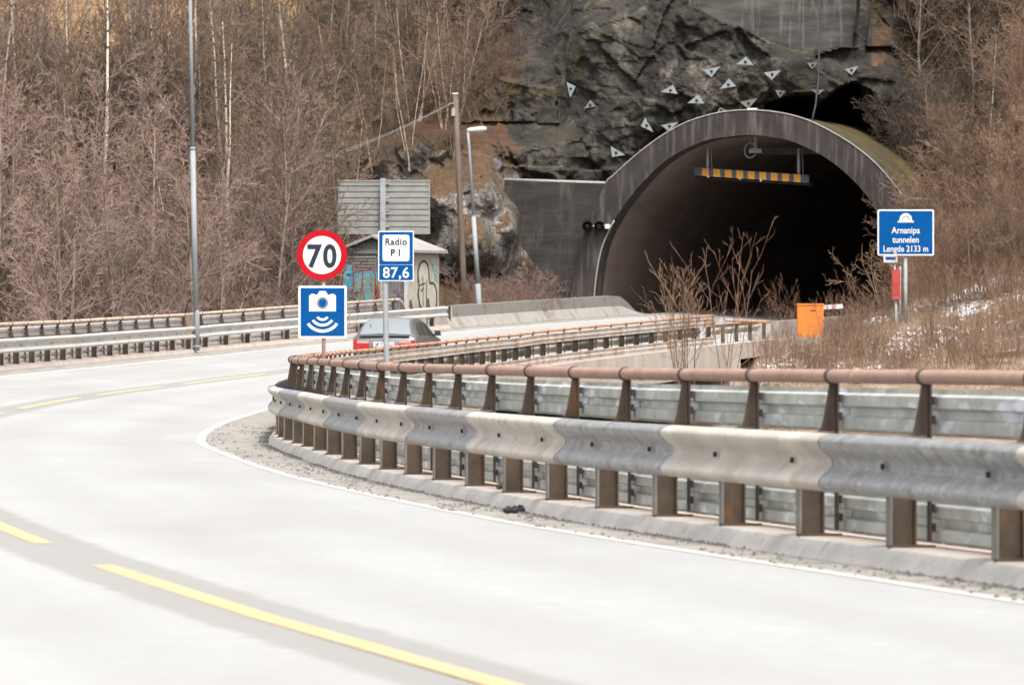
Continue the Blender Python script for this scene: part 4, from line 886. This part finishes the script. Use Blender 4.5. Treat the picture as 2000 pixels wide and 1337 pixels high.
# sections along +y from the tail: (y, half width low, z low, z belt, half width belt, z roof, half width roof)
sec = [(0.0, .60, .34, .66, .66, .70, .60), (.03, .76, .26, .80, .80, .86, .70), (.12, .82, .22, .90, .825, .95, .72), (.28, .835, .2, .93, .835, 1.12, .66), (.5, .84, .2, .93, .84, 1.30, .60), (.72, .845, .2, .93, .845, 1.375, .575), (1.2, .845, .2, .93, .845, 1.405, .57), (1.8, .845, .2, .92, .845, 1.40, .57), (2.35, .845, .2, .92, .845, 1.33, .575), (2.8, .845, .2, .91, .845, 1.08, .66), (3.05, .84, .2, .89, .84, .93, .74), (3.5, .83, .2, .84, .82, .86, .72), (3.95, .79, .22, .74, .76, .77, .66), (4.12, .68, .28, .6, .66, .63, .56)]
def ring_(y, wl, zl, zb, wb, zr, wr):
    half = [(0, zl), (wl*.8, zl), (wl, zl+.06), (wb*1.01, (zl+zb)/2), (wb, zb-.03), (wb-.02, zb), (lerp(wb-.02, wr+.03, .9), lerp(zb, zr-.05, .9)), (wr+.0, zr-.035), (wr-.1, zr-.005), (0, zr+.015)]
    return [(x, y, z) for x, z in half]+[(-x, y, z) for x, z in reversed(half[1:-1])]
rows = [ring_(*q) for q in sec]; rows = [r+[r[0]] for r in rows]
b = MB(); b.grid(rows, 0, True); b.add(rows[0][:-1], [tuple(range(len(rows[0])-1))]); b.add(rows[-1][:-1], [tuple(range(len(rows[-1])-1))])
body = b.build('body', M['car'], car)
# rear window: follows the tailgate between belt and roof
def sec_at(y):
    for a, c in zip(sec, sec[1:]):
        if a[0] <= y <= c[0]: t = (y-a[0])/(c[0]-a[0]); return [lerp(p_, q_, t) for p_, q_ in zip(a, c)]
def body_top(x, y):       # height of the roof and tailgate skin
    q = sec_at(y); wr, zr = q[6], q[5]; ax_ = abs(x)
    if ax_ < wr-.1: return lerp(zr+.015, zr-.005, ax_/(wr-.1))
    return lerp(zr-.005, zr-.035, (ax_-wr+.1)/.1)
b = MB(); b.grid([[(t*(sec_at(y)[6]-.035), y-.012, body_top(t*(sec_at(y)[6]-.035), y)+.012) for t in [x/8 for x in range(-8, 9)]] for y in (.14, .2, .28, .36, .44, .5, .56, .62, .67)], 0, True); b.build('rear_window', M['glass'], car)
b = MB(); b.tube([(-.42, .36, 1.24), (-.38, .24, 1.08), (-.3, .17, 1.0)], .009, 6); b.tube([(-.3, .165, 1.0), (-.12, .165, 1.0)], .014, 6); b.build('wiper', M['tyre'], car)
b = MB(); b.box((0, .05, .955), (1.3, .09, .035), rx=.2); b.build('spoiler', M['car'], car)
for sx in (-1, 1):
    # side glass
    A = [(.62, 1.0), (.95, 1.28), (1.35, 1.345), (1.9, 1.335), (2.3, 1.27), (2.72, .99), (2.72, .955), (.55, .96)]
    def side_pt(y, t):    # t: 0 at the belt, 1 at the roof gutter
        r_ = ring_(*sec_at(y)); p5, p6, p7 = r_[5], r_[6], r_[7]
        p_ = (lerp(p5[0], p6[0], t/.9), lerp(p5[2], p6[2], t/.9)) if t < .9 else (lerp(p6[0], p7[0], (t-.9)/.1), lerp(p6[2], p7[2], (t-.9)/.1))
        return (sx*(p_[0]+.014), y, p_[1]+.004)
    for y0_, y1_ in ((.62, 1.28), (1.33, 1.95), (2.0, 2.74)):
        b = MB(); b.grid([[side_pt(y, lerp(.1, (.84 if .95 < y < 2.45 else lerp(.3, .84, min(1, (y-.6)/.35 if y < 1 else (2.78-y)/.33))), t/5)) for t in range(6)] for y in frange(y0_, y1_, 10)], 0, True); b.build('side_window', M['glass_dark'], car)
    b = MB(); b.box((sx*.93, 2.45, 1.0), (.17, .09, .13), top=.8); b.box((sx*.85, 2.46, .95), (.1, .05, .04)); b.build('mirror', M['tyre'], car)
    b = MB(); P_ = [(.38, .62), (.38, .82), (.79, .84), (.8, .74), (.78, .62)]; b.prism([(sx*x, z) for x, z in P_], -.012, .1); tl = b.build('tail_light', M['red_lens'], car)
    b = MB(); b.prism([(sx*x, z) for x, z in ((.385, .75), (.385, .815), (.7, .83), (.7, .75))], -.018, -.0125); b.build('lens', M['white_lens'], tl)
    for yy in (.72, 3.28):
        b = MB(); b.tube([(sx*.68, yy, .3), (sx*.84, yy, .3)], .3, 24); wh = b.build('wheel', M['tyre'], car)
        b = MB(); b.tube([(sx*.841, yy, .3), (sx*.853, yy, .3)], [.19, .17], 20); b.build('rim', M['lamp'], wh)
b = MB(); b.box((0, -.0, .4), (1.5, .1, .2)); b.build('bumper', M['car'], car)
b = MB(); b.box((0, -.022, .72), (.54, .02, .13)); np_ = b.build('number_plate', M['white'], car)
text(np_, 'SP 7', -.13, .675, .12, M['sign_ink'], .001, .9, -.036); text(np_, '12', .19, .675, .12, M['sign_ink'], .001, .9, -.036)
b = MB(); b.tube([(0, -.002, .87), (0, -.02, .87)], .04, 14); b.build('badge', M['lamp'], car)

# ---------------------------------------------------------------- litter on the shoulder
def lump(name, px, py, Y, sx, sy, sz, m, lab, cat, seed):
    R = random.Random(seed); b = MB(); p = img(px, py, Y); n = 10
    for q in range(3):
        off = Vector(((q-1)*sx*.5, R.uniform(-.3, .3)*sy, 0)); rows = []
        for e in range(6):
            a = math.pi*e/5-math.pi/2; rows.append([p+off+Vector((sx*.45*math.cos(a)*math.cos(2*math.pi*k/n)*(1+R.uniform(-.25, .25)), sy*.5*math.cos(a)*math.sin(2*math.pi*k/n), sz*(.5+.5*math.sin(a))*(1+R.uniform(-.3, .3)*(q+1)*.4))) for k in range(n)])
            rows[-1].append(rows[-1][0])
        b.grid(rows)
    return tag(b.build(name, m), lab, cat)
def groundY(px, py, wd):
    best = None
    for i in range(400):
        Y = 22+i*.15; s = s_of_Y(Y); p = road_z(s, wd) if wd > 0 else RP(s, -wd, 0)
        y = HZ-F*p.z/p.y; x = 1000+F*p.x/p.y; e = abs(x-px)
        if best is None or e < best[0]: best = (e, p)
    return best[1]
for nm, px, wd, sx, sz, lab, cat, sd_0 in (('rubber_scrap', 1008, .3, .085, .05, 'black rubber scrap lying on the shoulder against the kerb', 'litter', 3), ('stone', 985, -.03, .06, .045, 'small brown stone on the kerb top between two posts', 'stone', 5)):
    p = groundY(px, 0, wd); lump(nm, 1000+F*p.x/p.y, HZ-F*p.z/p.y, p.y, sx, .1, sz, M['dark'] if nm != 'stone' else M['rust_post'], lab, cat, sd_0)
# grit swept against the kerb: uncountable
b = MB(); R = random.Random(11)
for i in range(9000):
    s = R.uniform(S0+20, s_of_Y(80)); wv = .205+abs(R.gauss(0, .05)) if R.random() < .72 else R.uniform(.25, table(EW, at_s(s)[1]))
    if noise.noise(Vector((s*.5, wv*3, 0)))+.1 < R.uniform(-.3, .5): continue
    p = road_z(s, wv, .006); r_ = R.choice((.003, .004, .006, .009, .013)); a = R.uniform(0, 6)
    V = [p+Vector((r_*1.5*math.cos(a+q*2.09), r_*2*math.sin(a+q*2.09), -.002)) for q in range(3)]+[p+Vector((0, 0, r_))]
    b.add(V, [(0, 1, 3), (1, 2, 3), (2, 0, 3)])
tag(b.build('grit', mat('road_grit', [(.05, .046, .042), (.17, .155, .14)], 40, .95, bump=0)), 'dark grit swept along the inner kerb', 'gravel', kind='stuff')

# ---------------------------------------------------------------- bare trees and shrubs
def branch(b, R, p, d, L, r, lvl, cfg, mi=0, tips=None):
    n = cfg['seg'][lvl]; pts_ = [p.copy()]; rad = [r]; q = p.copy(); dd = d.copy()
    for i in range(n):
        dd = (dd+Vector((R.gauss(0, 1), R.gauss(0, 1), R.gauss(0, 1)))*cfg['wob'][lvl]+Vector((0, 0, cfg['up'][lvl]))).normalized()
        q = q+dd*(L/n); pts_.append(q.copy()); rad.append(max(cfg['rmin'], r*(1-(i+1)/n*cfg['tap'][lvl])))
    return pts_, rad, dd
def make_tree(name, seed, cfg, mats):
    R = random.Random(seed); T = MB(); Cn = MB()
    def rec(p, d, L, r, lvl):
        pts_, rad, dd = branch(None, R, p, d, L, r, lvl, cfg)
        (T if lvl <= cfg['trunk_lvls'] else Cn).tube(pts_, rad, cfg['sides'][lvl], 0 if lvl <= 0 else 0, cap=False, sm=True)
        if lvl+1 < len(cfg['n']):
            k = cfg['n'][lvl+1]; a0 = R.uniform(0, 6.28)
            for i in range(k):
                t = lerp(cfg['from'][lvl], 1, (i+R.random())/k); f = t*(len(pts_)-1); j = min(len(pts_)-2, int(f)); pos = pts_[j].lerp(pts_[j+1], f-j)
                ax = (pts_[j+1]-pts_[j]).normalized(); a = a0+i*2.4+R.uniform(-.5, .5); e1 = ax.orthogonal().normalized(); e2 = ax.cross(e1)
                out = e1*math.cos(a)+e2*math.sin(a); an = math.radians(cfg['ang'][lvl+1]+R.uniform(-12, 12)); nd = (ax*math.cos(an)+out*math.sin(an)).normalized()
                rr = lerp(rad[j], rad[j+1], f-j)*cfg['rr'][lvl+1]; LL = cfg['len'][lvl+1]*L*(1-cfg['short'][lvl]*t)*R.uniform(.65, 1.25)
                rec(pos, nd, LL, max(cfg['rmin'], rr), lvl+1)
    for st in range(cfg.get('stems', 1)):
        a = R.uniform(0, 6.28); sp_ = cfg.get('splay', 0)*R.random(); off = Vector((math.cos(a), math.sin(a), 0))*R.random()*cfg.get('base', 0)
        rec(off, Vector((math.cos(a)*sp_, math.sin(a)*sp_, 1)).normalized(), cfg['H']*R.uniform(.75, 1.1), cfg['r']*R.uniform(.8, 1.1), 0)
    return T.mesh('trunk', mats[0], fix=False), Cn.mesh('crown', mats[1], fix=False)
ALDER = dict(H=8.5, r=.1, n=[1, 26, 10, 5], seg=[10, 6, 4, 2], wob=[.03, .09, .12, .1], up=[.03, .07, .05, .04], tap=[.9, .85, .8, .5], **{'from': [.12, .1, .1]}, ang=[0, 58, 42, 38], rr=[1, .42, .5, .7], len=[1, .42, .38, .42], short=[.62, .4, .2], sides=[8, 4, 3, 3], rmin=.0078, trunk_lvls=1)
ALDER2 = dict(ALDER, H=7.5, n=[1, 24, 10, 5], r=.075, ang=[0, 48, 45, 40])
BIRCH = dict(H=13, r=.1, n=[1, 22, 8, 4], seg=[14, 6, 4, 2], wob=[.025, .08, .1, .1], up=[.02, .05, .0, -.02], tap=[.85, .9, .8, .5], **{'from': [.3, .15, .1]}, ang=[0, 45, 40, 35], rr=[1, .3, .5, .7], len=[1, .24, .4, .4], short=[.5, .3, .2], sides=[8, 4, 3, 3], rmin=.0078, trunk_lvls=0)
THIN = dict(H=6.5, r=.04, n=[1, 16, 7, 4], seg=[9, 5, 3, 2], wob=[.06, .1, .12, .1], up=[.03, .06, .05, .03], tap=[.8, .8, .8, .5], **{'from': [.2, .15, .1]}, ang=[0, 42, 40, 35], rr=[1, .5, .6, .7], len=[1, .35, .4, .4], short=[.5, .3, .2], sides=[6, 4, 3, 3], rmin=.0078, trunk_lvls=0, stems=3, splay=.3, base=.4)
BRUSH = dict(H=2.9, r=.02, n=[1, 9, 5, 3], seg=[6, 4, 3, 2], wob=[.1, .14, .14, .1], up=[.04, .05, .05, .03], tap=[.75, .7, .6, .5], **{'from': [.15, .1, .1]}, ang=[0, 42, 42, 35], rr=[1, .6, .7, .8], len=[1, .42, .45, .45], short=[.4, .3, .2], sides=[4, 3, 3, 3], rmin=.0055, trunk_lvls=0, stems=16, splay=.75, base=1.1)
STEMS = dict(H=2.3, r=.014, n=[1, 6, 3], seg=[6, 4, 2], wob=[.08, .1, .1], up=[.06, .08, .05], tap=[.7, .6, .5], **{'from': [.25, .2]}, ang=[0, 30, 30], rr=[1, .6, .7], len=[1, .35, .4], short=[.4, .3], sides=[4, 3, 3], rmin=.005, trunk_lvls=0, stems=26, splay=.5, base=1.3)
BUSH = dict(H=4.1, r=.04, n=[1, 9, 7, 4], seg=[8, 6, 4, 2], wob=[.05, .05, .06, .06], up=[.05, .06, .06, .05], tap=[.7, .65, .6, .5], **{'from': [.25, .2, .2]}, ang=[0, 38, 32, 30], rr=[1, .6, .6, .7], len=[1, .48, .4, .35], short=[.3, .3, .2], sides=[6, 5, 4, 3], rmin=.007, trunk_lvls=0, stems=5, splay=.45, base=.35)
KIND = {}
def kind(k, cfgs, mats, seeds): KIND[k] = [make_tree(k, sd_1, cfgs, mats) for sd_1 in seeds]
kind('alder', ALDER, (M['bark'], M['twig_mauve']), (1, 2, 3))
kind('alder2', ALDER2, (M['bark'], M['twig_mauve']), (4, 5))
kind('brown', ALDER2, (M['bark'], M['twig_brown']), (14, 15))
kind('birch', BIRCH, (M['birch'], M['twig_brown']), (6, 7, 8))
kind('thin', THIN, (M['pale_bark'], M['twig_brown']), (9, 10))
kind('brush', BRUSH, (M['twig_brown'], M['twig_mauve']), (11, 12, 13))
kind('darkbrush', dict(BRUSH, n=[1, 10, 6, 4]), (M['twig_brown'], M['twig_dim']), (16, 17))
kind('tan', STEMS, (M['twig_tan'], M['twig_tan']), (21, 22, 23))
kind('tanbrush', BRUSH, (M['twig_tan'], M['twig_tan']), (24, 25))
BUSH = dict(BUSH, n=[1, 6, 3, 2], stems=4, r=.019, rmin=.0038, rr=[1, .6, .55, .6])
BUSH2 = dict(BUSH, H=3.2, n=[1, 8, 5, 3], stems=6, r=.018, splay=.4)
kind('bush2', BUSH2, (M['twig_tan'], M['twig_tan']), (41,))
kind('bush', BUSH, (M['twig_tan'], M['twig_red']), (31, 32, 33))
RT = random.Random(77)
def tree(k, loc, sc, name, label, cat, group=None, rz=None, lean=(0, 0), v=None, sz=1):
    tm, cm = KIND[k][v if v is not None else RT.randrange(len(KIND[k]))]
    root = empty(name, loc, label, cat, group, rz if rz is not None else RT.uniform(0, 6.28)); root.scale = (sc, sc, sc*sz); root.rotation_euler = (lean[0], lean[1], root.rotation_euler.z)
    for nm, me in (('trunk', tm), ('crown', cm)):
        o = bpy.data.objects.new(nm, me); COL.objects.link(o); o.parent = root
    return root
def on_ground(px, Y): x = (px-1000)/F*Y; return Vector((x, Y, terr(x, Y)-.1))
# named single trees
tree('alder', on_ground(140, 150), 1.02, 'alder_tree', 'broad bare alder with pale lower trunk, nearest tree at far left', 'tree', rz=.5, v=0)
for i, (px, Y, sc, ln, lb) in enumerate(((262, 214, 1.0, 0, 'straight white birch left of the tall lamp post, high on the slope'), (445, 176, .92, .0, 'white birch trunk just right of the tall lamp post'), (462, 177, .85, .05, 'white birch leaning right beside the first birch past the lamp post'), (435, 175, .8, -.02, 'thin left stem of the birch trio right of the lamp post'), (210, 220, .9, .02, 'birch left of the straight one on the slope'), (350, 205, .8, .1, 'dark leaning tree just left of the tall lamp post'), (172, 216, .85, 0, 'tall pale birch behind the broad alder'))):
    tree('birch', on_ground(px, Y), sc, 'birch_tree', lb, 'tree', lean=(0, ln), rz=i*1.1, v=i % 3)
tree('thin', on_ground(640, 190), 1.25, 'rowan_tree', 'pale slender tree behind the round speed sign', 'tree', v=0, rz=1)
tree('thin', on_ground(25, 156), 1.2, 'rowan_tree', 'pale forked tree at the left edge of the picture', 'tree', v=1, rz=2)
GL = 'bare trees of the thicket left of the tunnel'
def scatter(n, k, px, Ys_, sc, name, label, cat, group, sz=1):
    for i in range(n):
        Y = RT.uniform(*Ys_); x = px[0]+(px[1]-px[0])*((i+RT.random())/n)
        if x > 600 and Y < 196: x -= 90
        if x < 400 and Y > 203 and RT.random() < .6: Y -= 18
        while (x-1000)/F*Y > xin(min(Y, 240))-11.2 and Y < 200: Y += 2
        tree(k, on_ground(x, Y), RT.uniform(*sc), name, label, cat, group, lean=(RT.uniform(-.06, .06), RT.uniform(-.06, .06)))
scatter(16, 'alder', (-60, 640), (150, 176), (.75, 1.0), 'alder_tree', 'mauve twigged bare alder in the thicket behind the left guardrail', 'tree', GL)
scatter(18, 'alder2', (-60, 660), (160, 200), (.8, 1.1), 'alder_tree', 'bushy mauve twigged bare alder in the thicket left of the tunnel', 'tree', GL)
scatter(20, 'brown', (-60, 720), (175, 215), (.8, 1.15), 'bare_tree', 'brown twigged bare tree on the slope left of the shed', 'tree', GL)
scatter(14, 'birch', (-60, 700), (190, 235), (.65, .95), 'birch_tree', 'slender pale birch on the upper slope left of the tunnel', 'tree', GL)
scatter(14, 'thin', (-40, 700), (150, 215), (.8, 1.2), 'young_tree', 'young multi stemmed bare tree in the thicket left of the tunnel', 'tree', GL)
scatter(40, 'brush', (-60, 660), (132, 170), (.8, 1.2), 'bare_shrub', 'tangled mauve bare shrub behind the left guardrail', 'shrub', 'bare shrubs behind the left guardrail')
scatter(22, 'darkbrush', (-60, 660), (165, 200), (.9, 1.4), 'bare_shrub', 'dark tangled bare shrub deep in the left thicket', 'shrub', 'bare shrubs behind the left guardrail')
# on the cliff, left part: plants stand on the rock surface
def on_cliff(px, py):
    d = Vector(((px-1000)/F, 1, (HZ-py)/F)).normalized(); h = bv.ray_cast(Vector((0, 0, 0)), d); return (h[0] if h[0] is not None else img(px, py, 230))
scatter(30, 'darkbrush', (-60, 700), (188, 214), (1.1, 1.7), 'bare_shrub', 'wide tangled dark shrub on the upper left slope', 'shrub', 'dark shrubs on the upper left slope')
GC = 'bare shrubs clinging to the rock left of the tunnel'
for i in range(30):
    px = RT.uniform(640, 990); py = RT.uniform(40, 330) if px < 900 else RT.uniform(20, 240); p = on_cliff(px, py); p.z -= .2
    tree(RT.choice(('darkbrush', 'brush', 'thin')), p, RT.uniform(.5, .85), 'cliff_shrub', 'bare shrub clinging to the rock above the wooden pole and shed', 'shrub', GC)
for i in range(9):
    px = RT.uniform(660, 900); py = RT.uniform(90, 330); p = on_cliff(px, py); p.z -= .2
    tree(RT.choice(('thin', 'brown')), p, RT.uniform(.6, .85), 'cliff_tree', 'thin bare tree growing from the rock above the shed', 'tree', GC)
for i in range(9):
    px = RT.uniform(870, 1110); Y = RT.uniform(185, 192); p = img(px, 0, Y); p.z = -.5
    tree('tan' if i % 2 else 'brush', p, RT.uniform(.45, .7), 'verge_shrub', 'low brown stems behind the concrete barrier', 'shrub', 'low stems behind the concrete barrier')
# right side
q = img(1345, 0, 152); q.z = -2.3
tree('bush2', q, .95, 'hazel_bush', 'dense olive brown bush in front of the far bridge rail, left of the open one', 'bush', v=0, rz=.3)
KB = img(1415, 0, 151); KB.z = -2.6
tree('bush', KB, .93, 'hazel_bush', 'open reddish bush with long upright shoots before the tunnel mouth', 'bush', v=1, rz=1.2)
q = img(1340, 0, 152); q.z = -2.4; q.x -= .2
tree('bush', q, .6, 'hazel_bush', 'small tan bush beside the bridge end', 'bush', v=2, rz=4)
GR = 'bare shrubs on the right bank'
for n, k, pr, yr, sr, nm, lb in ((26, 'tan', (1490, 2080), (165, 184), (.45, .8), 'bank_shrub', 'tan upright stems on the snowy right bank'), (18, 'tan', (1770, 2080), (182, 194), (.8, 1.2), 'bank_shrub', 'tan upright stems right of the tunnel name sign'),
                                 (20, 'tanbrush', (1780, 2100), (182, 200), (.8, 1.2), 'bank_shrub', 'tangled brown shrub on the slope right of the tunnel name sign')):
    for i in range(n):
        Y = RT.uniform(*yr); x = lerp(pr[0], pr[1], (i+RT.random())/n); p = on_ground(x, Y)
        if 1540 < x < 1640 and Y < 186: continue
        if 1670 < x < 1860 and Y < 183: Y += 12; p = on_ground(x, Y)
        tree(k, p, RT.uniform(*sr), nm, lb, 'shrub', GR)
for i in range(44):
    x = lerp(1560, 2060, (i+RT.random())/44); p = on_ground(x, RT.uniform(157, 174)); tree('tan', p, RT.uniform(.32, .6), 'bank_shrub', 'short reddish stems low on the right bank', 'shrub', GR)
for i in range(8):
    x = 1500+i*34+RT.uniform(-12, 12); p = on_ground(x, RT.uniform(188, 192)) ; p.z = -1.0
    if 1570 < x < 1600: continue
    tree('bush', p, RT.uniform(.3, .45), 'sapling', 'bare sapling standing before the dark tunnel mouth', 'shrub', 'bare saplings before the tunnel mouth')
for i in range(46):
    px = RT.uniform(1735, 2060); py = RT.uniform(20, 420); p = on_cliff(px, py); p.z -= .3; p.y -= .3
    tree(RT.choice(('darkbrush', 'darkbrush', 'darkbrush', 'brown')), p, RT.uniform(.7, 1.1)*(.7 if i % 4 == 3 else 1), 'slope_shrub', 'bare tangled shrub on the dark slope right of the arch', 'shrub', 'bare shrubs on the dark slope right of the arch')
p = on_cliff(1880, 390); tree('birch', Vector((p.x, 196, 3.2)), .62, 'birch_tree', 'thin pale birch leaning left above the tunnel name sign', 'tree', lean=(0, -.16), v=1)
p = on_cliff(2010, 330); tree('thin', Vector((p.x-.3, 196, 3.6)), .9, 'rowan_tree', 'pale forked tree at the right edge of the picture', 'tree', v=0)

# dry grass: uncountable
def blades(name, n, region, hmin, hmax, m, label, seed):
    R = random.Random(seed); b = MB(); V = []; Fc = []
    for i in range(n):
        r = region(R)
        if r is None: continue
        x, y, z = r; h = R.uniform(hmin, hmax); a = R.uniform(0, 3.14); wd = .012; l = R.uniform(-.6, .6)*h; c, s_ = math.cos(a)*wd, math.sin(a)*wd; k = len(V)
        V += [(x-c, y-s_, z), (x+c, y+s_, z), (x+l*.5+c*.6, y, z+h*.6), (x+l*.5-c*.6, y, z+h*.6), (x+l, y-.05, z+h*.85)]; Fc += [(k, k+1, k+2, k+3), (k+3, k+2, k+4)]
    b.add(V, Fc); o = b.build(name, m, fix=False); tag(o, label, 'grass', kind='stuff')
def snowy(x, y):
    return noise.noise(Vector((x*.8, y*.13, 2)))*.55+noise.noise(Vector((x*8, y*1.1, 9)))*.75-.23+.34*sst(12.5, 15.5, x)*sst(170, 180, y) > 0
b = MB()
for i in range(240):
    for j in range(82):
        x = 7.2+i*.07; y = 163+j*.3
        if y < 187 and snowy(x+.035, y+.15) and x > xin(y)+1.6: b.add([(x, y, terr(x, y)+.03), (x+.07, y, terr(x+.07, y)+.03), (x+.07, y+.3, terr(x+.07, y+.3)+.03), (x, y+.3, terr(x, y+.3)+.03)], [(0, 1, 2, 3)])
struct(b.build('snow', M['snow'], fix=False))
def rg(R):
    Y = R.uniform(150, 192); px = R.uniform(1430, 2080); x = (px-1000)/F*Y
    if x < 7: return None
    if snowy(x, Y) and R.random() < .72: return None
    if noise.noise(Vector((x*.8, Y*.35, 7)))+.1 < R.uniform(-.25, .3): return None
    if x < xin(Y)+1.2: return None
    return x, Y, terr(x, Y)-.02
blades('dry_grass', 46000, rg, .08, .3, M['grass'], 'straw coloured dead grass on the right bank', 5)
def rg2(R):
    px = R.uniform(560, 1010); py = R.uniform(250, 400)
    if abs(py-(300+(px-700)*.22)) > 60: return None
    p = on_cliff(px, py); return p.x, p.y, p.z
blades('dry_grass', 2200, rg2, .12, .3, M['grass_brown'], 'brown grass on the rock ledges above the shed', 6)
def rg3(R):
    px = R.uniform(-40, 640); Y = R.uniform(178, 250); p = on_ground(px, Y); return p.x, p.y, p.z+.08
blades('dry_grass', 26000, rg3, .15, .45, M['grass'], 'straw coloured grass between the trees on the left slope', 7)
